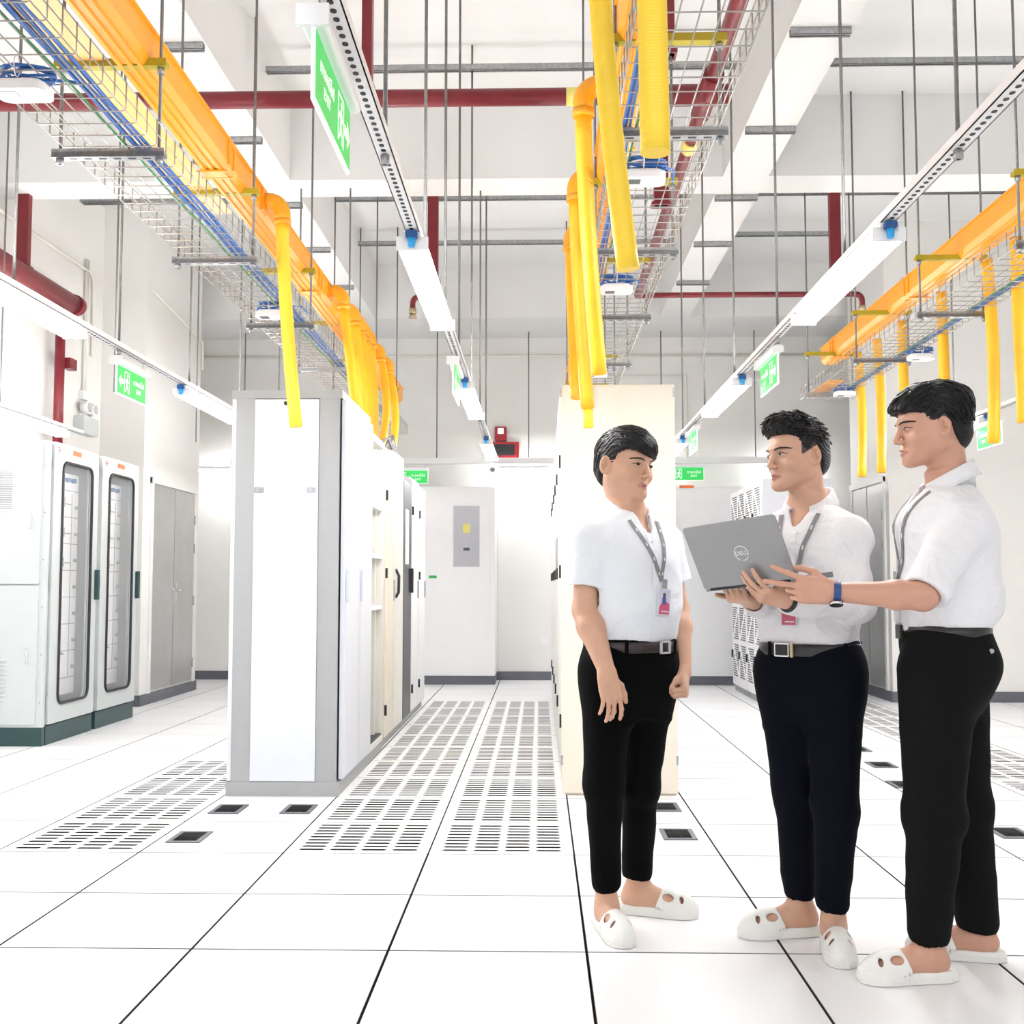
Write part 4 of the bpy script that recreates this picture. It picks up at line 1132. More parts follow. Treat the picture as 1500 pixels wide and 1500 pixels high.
def hair(parent, base, H, M, spec, name='hair'):
    """spec: outer blobs, hairline table, flow, lock count"""
    S = SDF(); W = lambda r, f, u: H+M.T@A_(r, f, u)
    for c, r, k in spec['blobs']: S.u(ell(W(*c), r, M), k)
    az = [t[0] for t in spec['line']]; hz = [t[1] for t in spec['line']]
    def cut(p):
        q = (p-H)@M.T; a = np.degrees(np.arctan2(q[:, 0]*spec.get('flip', 1), q[:, 1]+.012))
        if spec.get('sym', True): a = np.abs(a)
        return (np.interp(a, az, hz)-q[:, 2])*.8
    S.inter(cut, .012)
    rs = spec.get('ripple', .0012)
    dirp = spec.get('dirp', (1, 0, 0))
    def dis(p):
        q = (p-H)@M.T
        a = np.arctan2(q[:, 0], q[:, 2]+.03); b = np.arctan2(q[:, 0], q[:, 1])
        return rs*np.sin(a*46+6*np.sin(q[:, 1]*55)+3*np.sin(b*5))+rs*.7*np.sin(a*83+q[:, 1]*90)
    S.dis = dis
    V, Q = S.mesh(H-.16, H+.17, .0028)
    m = MB()
    # locks
    rnd = random.Random(spec.get('seed', 1)); c0 = W(0, -.01, .03)
    starts = []; N = spec['locks']; K = 7
    dirs = np.zeros((N, K, 3)); rad = []
    for i in range(N):
        while True:
            v = A_(rnd.gauss(0, 1), rnd.gauss(0, 1), rnd.gauss(0, 1)); v = nrm(v)
            if spec['where'](v): break
        L = rnd.uniform(*spec['len']); fl = spec['flow'](v, rnd)
        for j in range(K):
            w_ = nrm(v+np.array(fl)*L*j/(K-1)); dirs[i, j] = w_
        rad.append(rnd.uniform(.0022, .0042))
    D = (dirs.reshape(-1, 3))@M
    t = np.full(len(D), .16)
    for _ in range(40): t = t-np.clip(S.ev(c0+D*t[:, None]), -.01, .02)*.8
    t = np.clip(t, .05, .155); t = t.reshape(N, K)
    for i in range(N):
        lift = rnd.uniform(*spec.get('lift', (0, .004)))
        P = [c0+(dirs[i, j]@M)*(t[i, j]-.001+lift*(j/(K-1))**1.5*1.0) for j in range(K)]
        ok = all(abs(t[i, j]-t[i, j-1]) < .02 for j in range(1, K))
        if not ok: continue
        r = rad[i]; m.tube([tuple(p-base) for p in P], [r*.4, r, r*1.15, r*1.1, r*.9, r*.6, r*.1], 5, flat=.7)
    me = bpy.data.meshes.new(name)
    nv = len(V); allv = np.concatenate([V-base, np.array(m.v).reshape(-1, 3)]); fs = [tuple(q) for q in Q.tolist()]+[[nv+i for i in f] for f in m.f]
    me.from_pydata(allv.tolist(), [], fs); me.materials.append(HAIR); me.polygons.foreach_set('use_smooth', [True]*len(fs)); me.update()
    o = bpy.data.objects.new(name, me); COL.objects.link(o); o.parent = parent
    return o
def folds(seed, amp, kz=1.0, zone=None):
    r = np.random.RandomState(seed); K = []
    for i in range(7):
        v = r.normal(size=3)*A_(1, 1, 1.1*kz); K.append((nrm(v)*r.uniform(14, 48), r.uniform(0, 6), r.uniform(.4, 1)))
    def f(p):
        o = 0; wv = .35*np.sin(p[:, 2]*22+seed)+.3*np.sin(p[:, 0]*19)
        for k, ph, a in K: o = o+a*(1-np.abs(np.sin(.5*(p@k)+ph+wv*2)))**1.0
        o = -amp*(o/3.0-.7)*.75-.0035
        return o*zone(p) if zone is not None else o
    return f
def collar(parent, base, C, M, m, r0, h=.042, flap=.055, name='collar', drop=.060, gap=24, point=.034):
    """C centre of neck base; a stand band with a folded-over flap, open at the front and ending in two points"""
    b = MB(); n = 48; rows = []; A = math.pi-math.radians(gap)
    for i in range(n+1):
        a = A*(2*i/n-1); f = (1-math.cos(a))/2; e = max(0, (abs(a)-A+.75)/.75); s_ = 1 if a > 0 else -1
        def P(g, z, sh=0):
            r = r0+g; q = A_(math.sin(a)*r, -math.cos(a)*r*(1.0 if abs(a) < math.pi/2 else 1.16), z-drop*f**1.7)
            q[0] -= s_*sh*.0; return C+M.T@q
        hh = h*(1-.45*f); fl = flap*(.72+.2*f)+point*e**1.5; out = .006*e
        rows.append([P(.004, -.040), P(-.002, hh*.9), P(.001, hh), P(.006, hh+.001), P(.010, hh-.004), P(.018+out*.4, hh-fl*.55), P(.027+out, hh-fl),
                     P(.0245+out, hh-fl-.0005), P(.0155+out*.4, hh-fl*.55), P(.0078, hh-.007), P(.0045, hh*.8), P(.0095, -.040)])
    k = 12; vs = [tuple(q-base) for r in rows for q in r]; fs = []
    for i in range(n):
        for j in range(k):
            j2 = (j+1) % k; fs.append((i*k+j, (i+1)*k+j, (i+1)*k+j2, i*k+j2))
    fs.append(tuple(range(k))); fs.append(tuple(n*k+j for j in range(k))[::-1])
    b.add(vs, fs, True)
    return b.obj(name, m, parent)
def neckhole(S, nb, M, dep):
    # everything of the shirt above a plane sloping down to the front goes, within reach of the neck
    pl = plane(nb-A_(0, 0, .004), A_(0, 0, 1)+M[1]*.50)
    S.sub(lambda p: np.maximum(-pl(p), np.hypot(p[:, 0]-nb[0], p[:, 1]-nb[1])-.088), .004)
    S.sub(rcone(nb+M[1]*.075-A_(0, 0, .01), nb+M[1]*.125-A_(0, 0, dep), .036, .006), .004)
def chest(B, nb, M, dep):
    B.u(rcone(nb+M[1]*.020-A_(0, 0, .03), nb+M[1]*(.058+dep*.1)-A_(0, 0, dep), .044, .028), .015)
def ribbon(mb, P, N, w_, th=.0012):
    P = [np.array(p) for p in P]; vs = []
    for i, p in enumerate(P):
        t = nrm(P[min(i+1, len(P)-1)]-P[max(i-1, 0)]); nn = nrm(N[i]-t*(N[i]@t)); s = np.cross(t, nn)*w_/2
        vs += [p-s, p+s, p+s+nn*th, p-s+nn*th]
    fs = [(0, 1, 2, 3)]
    for i in range(len(P)-1):
        for j in range(4):
            j2 = (j+1) % 4; fs.append((i*4+j, (i+1)*4+j, (i+1)*4+j2, i*4+j2))
    n = len(P)*4; fs.append((n-1, n-2, n-3, n-4))
    mb.add([tuple(v) for v in vs], fs, False)
def belt(parent, base, O, M, z0, z1, cr, cf, a, b, m, ex=2.2, buckle=None, slack=.004, tiltf=0.0):
    mb = MB(); n = 64; vs = []
    for i in range(n):
        t = TAU*i/n; c, s = math.cos(t), math.sin(t)
        rr = (abs(c)**ex+abs(s)**ex)**(-1/ex)
        for g, z in ((slack-.003, z0), (slack, z0+.001), (slack, z1-.001), (slack-.003, z1)):
            q = A_(cr+(a+g)*c*rr, cf+(b+g)*s*rr, z+tiltf*s); vs.append(tuple(O+M.T@q-base))
    fs = []
    for i in range(n):
        for j in range(4):
            j2 = (j+1) % 4; i2 = (i+1) % n; fs.append((i*4+j, i2*4+j, i2*4+j2, i*4+j2))
    mb.add(vs, fs, True); o = mb.obj('belt', m, parent)
    return o
def bpoint(O, M, t, z, cr, cf, a, b, ex=2.2):
    c, s = math.cos(t), math.sin(t); rr = (abs(c)**ex+abs(s)**ex)**(-1/ex)
    return O+M.T@A_(cr+a*c*rr, cf+b*s*rr, z)
def leg_cloth(S, hip, knee, ank, r, hem, flare=.0):
    S.u(rcone(hip, knee, r[0], r[1]), .05); S.u(rcone(knee, ank, r[1], r[2]), .03)

def lanyard_badge(label, S, pts, card_c, cn, cu, size, low=False, nm='lanyard_badge'):
    """pts: two lists of world points down the chest, projected along -forward onto S"""
    r = thing(nm, label, 'lanyard', tuple(card_c)); base = np.array(card_c, float)
    for P in pts:
        mb = MB(); N = []
        e = .002
        for p in P:
            g = np.array([S.ev(np.array([p+A_(*d_)*e]))[0]-S.ev(np.array([p-A_(*d_)*e]))[0] for d_ in ((1, 0, 0), (0, 1, 0), (0, 0, 1))]); N.append(nrm(g))
        ribbon(mb, [p-base for p in P], N, .0145); st = mb.obj('strap', LANY, r)
        wm = MB()
        for k in range(3, len(P)-2, 5):
            ribbon(wm, [P[k]-base+N[k]*.0014, P[k+1]-base+N[k+1]*.0014], [N[k], N[k+1]], .005, .0004)
        wm.obj('white_print', PRINTW, st)
    cn = nrm(cn); cu = nrm(cu-cn*(cu@cn)); cx = np.cross(cu, cn)
    Fm = frame((0, 0, 0), tuple(cx), tuple(cu))
    w2, h2 = size[0]/2, size[1]/2
    c = MB().rbox((-w2, -h2, -.0015), (w2, h2, .0015), .006, 2, 4, Fm).obj('card_holder', PRINTW, r)
    MB().box((-w2+.004, -h2+.004, .0016), (w2-.004, h2-.004, .0024), Fm).obj('card', CARD if not low else PINK, c)
    if not low:
        MB().prism([(-w2+.006, -h2+.005), (w2-.005, -h2+.005), (w2-.005, -.006), (.01, .002), (-.012, -.004), (-w2+.008, -.016)], 2, .0024, .0028, Fm).obj('pink_band', PINK, c)
        MB().rbox((-.009, -.008, .0026), (.007, .016, .0030), .004, 2, 3, Fm).obj('photo_body', mat('photo_blue', (.1, .13, .3), .5), c)
        MB().prism([(-.001+.006*math.cos(TAU*i/10), .022+.008*math.sin(TAU*i/10)) for i in range(10)], 2, .0026, .0032, Fm).obj('photo_head', mat('photo_dark', (.12, .07, .06), .5), c)
    MB().box((-.012, -h2+.012, .003), (w2-.008, -h2+.016, .0034), Fm).obj('print_line', PRINTW, c)
    MB().box((-.008, h2, -.002), (.008, h2+.03, .003), Fm).obj('clip', MT['steel'], r)
    return r
SMAX = 1.0
# hairlines: degrees from the front -> lowest height of hair over eye level
# ============================ person at the left ============================
def person(label, base):
    return thing('person', label, 'person', tuple(base))
def hem_clip(S, an, up, z):  # open trouser end
    S.inter(plane(A_(an[0], an[1], z), -A_(*up)), .002)

def build_p1():
    a = math.radians(33); M = yawM(a); O = at(924, 950, 3.70)*A_(1, 1, 0); base = O.copy()
    r = person('man in white short-sleeved polo shirt, arms hanging, leftmost of the three standing men', base)
    Mh = yawM(math.radians(43), math.radians(-5), math.radians(4)); H = at(917, 682, 3.70)
    B = SDF(); W = head_sdf(B, H, Mh, 1.08)
    nb = at(918, 752, 3.73)
    B.u(rcone(H+Mh.T@A_(0, -.028, -.055), nb, .054, .053), .03); B.u(rcone(nb, nb-A_(0, 0, .07), .053, .050), .02)
    chest(B, nb, M, .10)
    shR = at(862, 778, 3.60); elR = at(857, 893, 3.60); wrR = at(889, 984, 3.50)
    shL = at(972, 776, 3.82); elL = at(992, 893, 3.84); wrL = at(1001, 985, 3.72)
    tors = [(.80, 0, 0, .13, .095), (.95, 0, 0, .142, .105), (1.05, 0, .0, .13, .10), (1.2, 0, .0, .145, .10), (1.28, 0, -.004, .14, .085), (1.33, 0, -.01, .085, .05), (1.385, 0, -.01, .05, .05)]
    B.u(loft(tors, M, O), .03)
    for s_ in (shR, shL): B.u(rcone(nb-A_(0, 0, .10), s_-A_(0, 0, .04), .040, .034), .03)
    arm(B, shR, elR, wrR, (.045, .041, .044, .027)); arm(B, shL, elL, wrL, (.045, .040, .043, .027))
    hR, kR, aR = at(893, 985, 3.64), at(884, 1150, 3.62), at(888, 1290, 3.66)
    hL, kL, aL = at(950, 985, 3.76), at(938, 1150, 3.74), at(934, 1276, 3.84)
    for h_, k_, a_ in ((hR, kR, aR), (hL, kL, aL)):
        B.u(rcone(h_, k_, .07, .048), .03); B.u(rcone(k_, a_, .045, .034), .02)
    dR = A_(.25, -1, 0); dL = A_(.97, -.25, 0)
    foot(B, aR, dR); foot(B, aL, dL)
    nails = []
    dd = nrm(at(898, 1030, 3.47)-wrR)
    hand(B, wrR+dd*.004, dd, nrm(A_(-.35, .9, -.1)), nrm(A_(.9, .35, .1)), [(.35, .45, .3), (.6, .5, .3), (.35, .45, .3), (.4, .45, .3)], .09, ((.5, .75, .3), (.9, .35, .3), (.95, .1, .3)), .88)
    dd = nrm(at(1004, 1022, 3.66)-wrL)
    hand(B, wrL, dd, nrm(A_(-.75, .2, 0)), nrm(A_(-.1, -.95, 0)), [(1.45, 1.7, 1.1)]*4, .0, ((.75, .35, .55), (.85, -.1, .6), (.6, -.7, .5)), .86)
    def mf(c):
        q = (c-H)@Mh.T
        lip = (np.abs(q[:, 0]) < .025) & (q[:, 1] > .0775) & (np.abs(q[:, 2]+.0685) < .0095*(1-(np.abs(q[:, 0])/.028)**2))
        return np.where(lip, 1, 0)
    sdf_obj('body', B, O+A_(-.42, -.42, 0), O+A_(.42, .42, 1.72), .0029, [SKIN[0], LIP], r, base, mf, smooth=1)
    eyes(r, base, B, W, Mh, look=.5, narrow=.8)
    line = [(-180, -.085), (-140, -.08), (-118, -.04), (-104, .005), (-92, .012), (-84, -.028), (-72, -.022), (-62, .03), (-42, .047), (-24, .044), (-5, .034), (15, .026), (35, .018), (52, .016), (62, .02), (72, -.02), (84, -.025), (92, .01), (104, .005), (118, -.04), (140, -.08), (180, -.085)]
    hair(r, base, H, Mh, dict(blobs=[((0, -.016, .036), (.087, .106, .098), .01), ((.0, .018, .060), (.081, .083, .070), .02), ((.01, .05, .055), (.068, .058, .044), .02), ((0, -.03, -.02), (.077, .086, .07), .02)], line=line, sym=False, flip=-1,
         locks=420, len=(.5, 1.0), where=lambda v: v[2] > -.15 and not (v[1] > .55 and v[2] < .25), flow=lambda v, rn: (-.7*(.5+v[2])+rn.uniform(-.12, .12), .9 if v[1] > -.2 else -.4, -1.0 if v[1] < 0 else -.5), lift=(-.001, .004), seed=5))
    # shirt
    S = SDF()
    rows = [(.928, 0, .0, .158, .118), (.97, 0, .004, .166, .127), (1.08, 0, .008, .165, .130), (1.15, 0, .006, .166, .126), (1.22, 0, .002, .172, .122), (1.275, 0, -.006, .168, .108), (1.318, 0, -.012, .135, .085), (1.342, 0, -.014, .090, .070), (1.358, 0, -.014, .06, .055)]
    S.u(loft(rows, M, O, 2.3), .03)
    for s_, e_ in ((shR, elR), (shL, elL)):
        d_ = nrm(e_-s_); S.u(rcone(nb-A_(0, 0, .064), s_-A_(0, 0, .036), .054, .047), .06)
        cutp = s_+d_*.178
        sl = rcone(s_+d_*.028, s_+d_*.24, .052, .066); pl = plane(cutp, d_)
        S.u((lambda sl, pl: lambda p: np.maximum(sl(p), pl(p)))(sl, pl), .022)
        inn = rcone(cutp-d_*.03, cutp+d_*.05, .050, .056); S.sub(inn, .002)
    neckhole(S, nb, M, .105)
    S.dis = folds(3, .015)
    sdf_obj('shirt', S, O+A_(-.36, -.36, .9), O+A_(.36, .36, 1.5), .0036, SHIRT[0], r, base, smooth=2)
    collar(r, base, nb+A_(0, 0, .024)+M[1]*.004, M, SHIRT[0], .066, h=.040, flap=.050, gap=27)
    # placket
    pm_ = MB(); P = [O+M.T@A_(.0, .3, z) for z in np.linspace(1.30, .94, 16)]; P = proj(S, P, -M[1], off=.0008)
    ribbon(pm_, [p-base for p in P], [M[1]]*16, .028); po = pm_.obj('placket', SHIRT[0], r)
    for k in (2, 8):
        MB().cyl(tuple(P[k]+M[1]*.001-base), tuple(P[k]+M[1]*.0032-base), .0045, 10).obj('button', PRINTW, po)
    # trousers
    Tq = SDF()
    Tq.u(loft([(.68, 0, 0, .12, .085), (.74, 0, -.01, .15, .112), (.82, 0, -.008, .168, .125), (.89, 0, -.002, .164, .122), (.938, 0, 0, .158, .118)], M, O, 2.3), .03)
    leg_cloth(Tq, hR, kR, aR, (.092, .060, .044), 0); leg_cloth(Tq, hL, kL, aL, (.092, .060, .050), 0)
    for an, z, tl in ((aR, .105, (.1, -.15, 1)), (aL, .115, (.15, -.0, 1))):
        pln = plane(A_(an[0], an[1], z), nrm(A_(*tl)))
        inn = rcone(A_(an[0], an[1], z-.05), A_(an[0], an[1], z+.03), .039, .038)
        Tq.sub((lambda pln, an: lambda p: np.maximum(pln(p), np.hypot(p[:, 0]-an[0], p[:, 1]-an[1])-.13))(pln, an), .002); Tq.sub(inn, .002)
    Tq.dis = folds(11, .013, .5, lambda p: .35+.65*np.exp(-((p[:, 2]-.47)/.14)**2)+.6*np.exp(-((p[:, 2]-.17)/.08)**2))
    sdf_obj('trousers', Tq, O+A_(-.3, -.3, .06), O+A_(.32, .36, 1.0), .0042, TROU[0], r, base, smooth=2)
    bo = belt(r, base, O, M, .893, .929, 0, 0, .160, .120, BELT[0], 2.3, slack=.006)
    F_ = frame(tuple(bpoint(O, M, math.radians(104), .911, 0, 0, .168, .128, 2.3)-base), tuple(-M[0]*.98-M[1]*.18), (0, 0, 1))
    bk = MB()
    for q in (((-.024, -.021, 0), (-.017, .021, .006)), ((.017, -.021, 0), (.024, .021, .006)), ((-.024, .015, 0), (.024, .021, .006)), ((-.024, -.021, 0), (.024, -.015, .006))): bk.box(*q, F_)
    bk.obj('buckle', mat('buckle_silver', (.72, .72, .72), .4, .3), bo)
    lp_ = MB()
    for t in (125, 55, 160, 20, 270): lp_.cbox((0, 0, 0), (.012, .046, .004), frame(tuple(bpoint(O, M, math.radians(t), .911, 0, 0, .169, .129, 2.3)-base), tuple(-M[0]*math.sin(math.radians(t))+M[1]*math.cos(math.radians(t))), (0, 0, 1)))
    lp_.obj('belt_loop', TROU[0], r)
    clog(r, base, aR, dR); clog(r, base, aL, dL)
    # lanyard
    card = at(968, 882, 3.60)
    f = M[1]
    end = np.array(card)+A_(0, 0, .068)
    L1 = [nb+M.T@A_(-(-.062), .03, .0)]
    P1 = []; P2 = []
    for t in np.linspace(0, 1, 22):
        z = nb[2]-.03+(end[2]-nb[2]+.03)*t
        eo = (end-O)@M.T
        x1 = .058+(eo[0]-.058)*t; x2 = -.060+(eo[0]+.060)*t
        P1.append(O+M.T@A_(x1, .32, z)); P2.append(O+M.T@A_(x2, .32, z))
    P1 = proj(S, P1, -M[1], off=.003); P2 = proj(S, P2, -M[1], off=.003)
    cc_ = proj(S, [O+M.T@A_(((card-O)@M.T)[0], .32, card[2])], -M[1], off=.010)[0]
    lanyard_badge('grey lanyard with a lilac and pink photo badge on the left man', S, [list(P1), list(P2)], cc_, M[1], A_(0, 0, 1)-M[0]*.08, (.054, .088))
    return r
def build_p2():
    M = yawM(math.radians(-38)); O = at(1186, 950, 3.56)*A_(1, 1, 0); base = O.copy()
    r = person('man in white long-sleeved shirt and navy trousers, holding the laptop from below', base)
    Mh = yawM(math.radians(-65), math.radians(-2), math.radians(-2)); H = at(1166, 668, 3.55)
    B = SDF(); W = head_sdf(B, H, Mh, .98)
    nb = at(1187, 742, 3.58)
    B.u(rcone(H+Mh.T@A_(0, -.032, -.05), nb, .053, .052), .03); B.u(rcone(nb, nb-A_(0, 0, .07), .052, .050), .02)
    chest(B, nb, M, .085)
    shL = at(1246, 772, 3.44); elL = at(1253, 886, 3.38); wrL = at(1152, 879, 3.24)
    shR = at(1138, 775, 3.70); elR = at(1135, 890, 3.62); wrR = at(1100, 879, 3.40)
    tors = [(.80, 0, 0, .13, .095), (.95, 0, 0, .142, .105), (1.05, 0, .0, .13, .10), (1.2, 0, .0, .145, .10), (1.30, 0, -.004, .14, .085), (1.36, 0, -.01, .085, .05), (1.41, 0, -.01, .05, .05)]
    B.u(loft(tors, M, O), .03)
    for s_ in (shR, shL): B.u(rcone(nb-A_(0, 0, .10), s_-A_(0, 0, .04), .040, .034), .03)
    arm(B, shR, elR, wrR, (.04, .036, .038, .026)); arm(B, shL, elL, wrL, (.04, .036, .038, .026))
    hR, kR, aR = at(1150, 985, 3.62), at(1163, 1170, 3.60), at(1172, 1302, 3.62)
    hL, kL, aL = at(1220, 985, 3.50), at(1224, 1180, 3.46), at(1220, 1318, 3.50)
    for h_, k_, a_ in ((hR, kR, aR), (hL, kL, aL)):
        B.u(rcone(h_, k_, .07, .048), .03); B.u(rcone(k_, a_, .045, .034), .02)
    dR = A_(-1, -.16, 0); dL = A_(-.12, -1, 0)
    foot(B, aR, dR); foot(B, aL, dL)
    # left hand: palm up under the base, fingers up in front of the lid
    kn = at(1098, 866, 3.19); dd = nrm(kn-wrL)
    hand(B, wrL, dd, nrm(A_(-.15, .45, .9)), nrm(A_(.15, -.9, .4)), [(.55, .35, .1), (.5, .35, .1), (.6, .35, .1), (.75, .35, .1)], .10, ((.75, .35, .35), (.9, .1, .6), (.95, .0, .6)), .88)
    dd = nrm(at(1080, 876, 3.34)-wrR)
    hand(B, wrR, dd, nrm(A_(0, .2, 1)), nrm(A_(-.2, .9, 0)), [(.9, 1.1, .6), (1.0, 1.2, .6), (1.0, 1.2, .6), (1.0, 1.2, .6)], .05, ((.6, .7, .1), (.9, .4, .1), (1, .2, .1)), .86)
    def mf(c):
        q = (c-H)@Mh.T
        lip = (np.abs(q[:, 0]) < .025) & (q[:, 1] > .0775) & (np.abs(q[:, 2]+.0685) < .0095*(1-(np.abs(q[:, 0])/.028)**2))
        side = (q[:, 2] > -.03) & (np.abs(q[:, 0]) > .055) & (q[:, 1] < .03) & (q[:, 1] > -.075) & (q[:, 2]-.55*(q[:, 1])*-1 > .012) & (np.abs(q[:, 0]) < .0795)
        return np.where(lip, 1, np.where(side, 2, 0))
    sdf_obj('body', B, O+A_(-.5, -.46, 0), O+A_(.42, .42, 1.78), .0029, [SKIN[1], LIP, SHAVE], r, base, mf, smooth=1)
    eyes(r, base, B, W, Mh, look=.3, narrow=.95)
    line = [(0, .066), (20, .064), (38, .058), (50, .048), (58, .028), (66, .004), (76, .000), (84, .028), (98, .034), (112, .0), (128, -.045), (145, -.07), (180, -.075)]
    hair(r, base, H, Mh, dict(blobs=[((0, -.018, .034), (.079, .103, .098), .01), ((0, .008, .080), (.070, .092, .062), .012), ((0, .060, .092), (.056, .046, .038), .02), ((0, -.04, -.015), (.068, .080, .065), .015)], line=line,
         locks=420, len=(.25, .55), where=lambda v: v[2] > .2, flow=lambda v, rn: (rn.uniform(-.35, .35), 1.0 if v[1] > -.3 else -.2, .15*rn.uniform(-1, 1)-(.3 if v[1] < -.3 else 0)), lift=(.0, .013), seed=8))
    S = SDF()
    rows = [(.928, 0, .0, .150, .110), (.97, 0, .004, .158, .122), (1.08, 0, .008, .160, .126), (1.15, 0, .006, .162, .124), (1.22, 0, .002, .172, .122), (1.285, 0, -.006, .173, .108), (1.33, 0, -.012, .135, .085), (1.354, 0, -.014, .090, .070), (1.37, 0, -.014, .06, .055)]
    S.u(loft(rows, M, O, 2.3), .03)
    for s_, e_, w_, c_ in ((shR, elR, wrR, .9), (shL, elL, wrL, .96)):
        S.u(rcone(nb-A_(0, 0, .062), s_-A_(0, 0, .032), .054, .048), .06)
        S.u(rcone(s_+nrm(e_-s_)*.03, e_, .054, .053), .04)
        we = e_+(w_-e_)*c_; S.u(rcone(e_, we, .052, .039), .02)
        d_ = nrm(w_-e_); S.sub(lambda p, f=plane(we+d_*.0, -d_), c=ell(we+d_*.05, (.06, .06, .06)): np.maximum(f(p), c(p)), .002)
        S.sub(rcone(we-d_*.02, we+d_*.05, .031, .031), .002)
    neckhole(S, nb, M, .092)
    S.dis = folds(21, .019)
    sdf_obj('shirt', S, O+A_(-.45, -.45, .9), O+A_(.36, .36, 1.52), .0036, SHIRT[1], r, base, smooth=2)
    collar(r, base, nb+A_(0, 0, .024)+M[1]*.004, M, SHIRT[1], .066, h=.042, flap=.058, gap=26)
    P = proj(S, [O+M.T@A_(.0, .3, z) for z in np.linspace(1.33, .94, 16)], -M[1], off=.0008)
    pm_ = MB(); ribbon(pm_, [p-base for p in P], [M[1]]*16, .03); po = pm_.obj('placket', SHIRT[1], r)
    for k in (1, 4, 12): MB().cyl(tuple(P[k]+M[1]*.001-base), tuple(P[k]+M[1]*.0032-base), .0045, 10).obj('button', PRINTW, po)
    Tq = SDF()
    Tq.u(loft([(.68, 0, 0, .12, .085), (.74, 0, -.013, .15, .114), (.82, 0, -.012, .166, .128), (.89, 0, -.004, .160, .120), (.938, 0, 0, .152, .112)], M, O, 2.3), .03)
    leg_cloth(Tq, hR, kR, aR, (.092, .061, .050), 0); leg_cloth(Tq, hL, kL, aL, (.094, .066, .051), 0)
    for an, z, tl in ((aR, .100, (-.2, .1, 1)), (aL, .105, (.05, -.1, 1))):
        pln = plane(A_(an[0], an[1], z), nrm(A_(*tl)))
        Tq.sub((lambda pln, an: lambda p: np.maximum(pln(p), np.hypot(p[:, 0]-an[0], p[:, 1]-an[1])-.13))(pln, an), .002); Tq.sub(rcone(A_(an[0], an[1], z-.05), A_(an[0], an[1], z+.03), .043, .042), .002)
    Tq.dis = folds(31, .013, .5, lambda p: .35+.65*np.exp(-((p[:, 2]-.45)/.14)**2)+.6*np.exp(-((p[:, 2]-.17)/.08)**2))
    sdf_obj('trousers', Tq, O+A_(-.3, -.3, .06), O+A_(.32, .32, 1.0), .0042, TROU[1], r, base, smooth=2)
    bo = belt(r, base, O, M, .892, .930, 0, 0, .155, .115, BELT[1], 2.3, slack=.006)
    F_ = frame(tuple(bpoint(O, M, math.radians(79), .911, 0, 0, .163, .123, 2.3)-base), tuple(-M[0]*.99+M[1]*.12), (0, 0, 1))
    bb = MB().rbox((-.03, -.021, 0), (.022, .021, .006), .003, 2, 3, F_).obj('buckle', MT['chrome'], bo)
    MB().box((-.026, -.017, .006), (.018, .017, .0068), F_).obj('buckle_inlay', MT['black'], bb)
    MB().box((.026, -.022, 0), (.036, .022, .006), F_).obj('buckle_bar', MT['brass'], bo)
    lp_ = MB()
    for t in (60, 150, 215, 300): lp_.cbox((0, 0, 0), (.012, .048, .004), frame(tuple(bpoint(O, M, math.radians(t), .911, 0, 0, .163, .123, 2.3)-base), tuple(-M[0]*math.sin(math.radians(t))+M[1]*math.cos(math.radians(t))), (0, 0, 1)))
    lp_.obj('belt_loop', TROU[1], r)
    clog(r, base, aR, dR); clog(r, base, aL, dL)
    wt = nrm(wrL-elL); wc = wrL-wt*.012+A_(0, 0, -.012)
    card = at(1143, 897, 3.40); eo = (card-O)@M.T; P1 = []; P2 = []
    for t in np.linspace(0, 1, 22):
        z = nb[2]-.03+(card[2]+.04-nb[2]+.03)*t
        P1.append(O+M.T@A_(.056+(eo[0]-.056)*t, .32, z)); P2.append(O+M.T@A_(-.070+(eo[0]+.070)*t, .32, z))
    P1 = proj(S, P1, -M[1], off=.003); P2 = proj(S, P2, -M[1], off=.003)
    cc_ = proj(S, [O+M.T@A_(eo[0], .32, card[2])], -M[1], off=.010)[0]
    lanyard_badge('grey lanyard with a red badge half hidden behind the laptop hands', S, [list(P1), list(P2)], cc_, M[1], A_(0, 0, 1), (.054, .088), low=True)
    # black watch peeking from the cuff
    Fw = wrL-wt*.006; n = 20
    ax = wt; u_ = nrm(np.cross(ax, A_(0, 0, 1))); v_ = np.cross(ax, u_)
    b = MB(); b.tube([tuple(Fw-base+(u_*math.cos(TAU*i/n)+v_*math.sin(TAU*i/n))*.031) for i in range(n)], .0065, 6, closed=True); wo = b.obj('wristwatch', MT['black'], r)
    return r
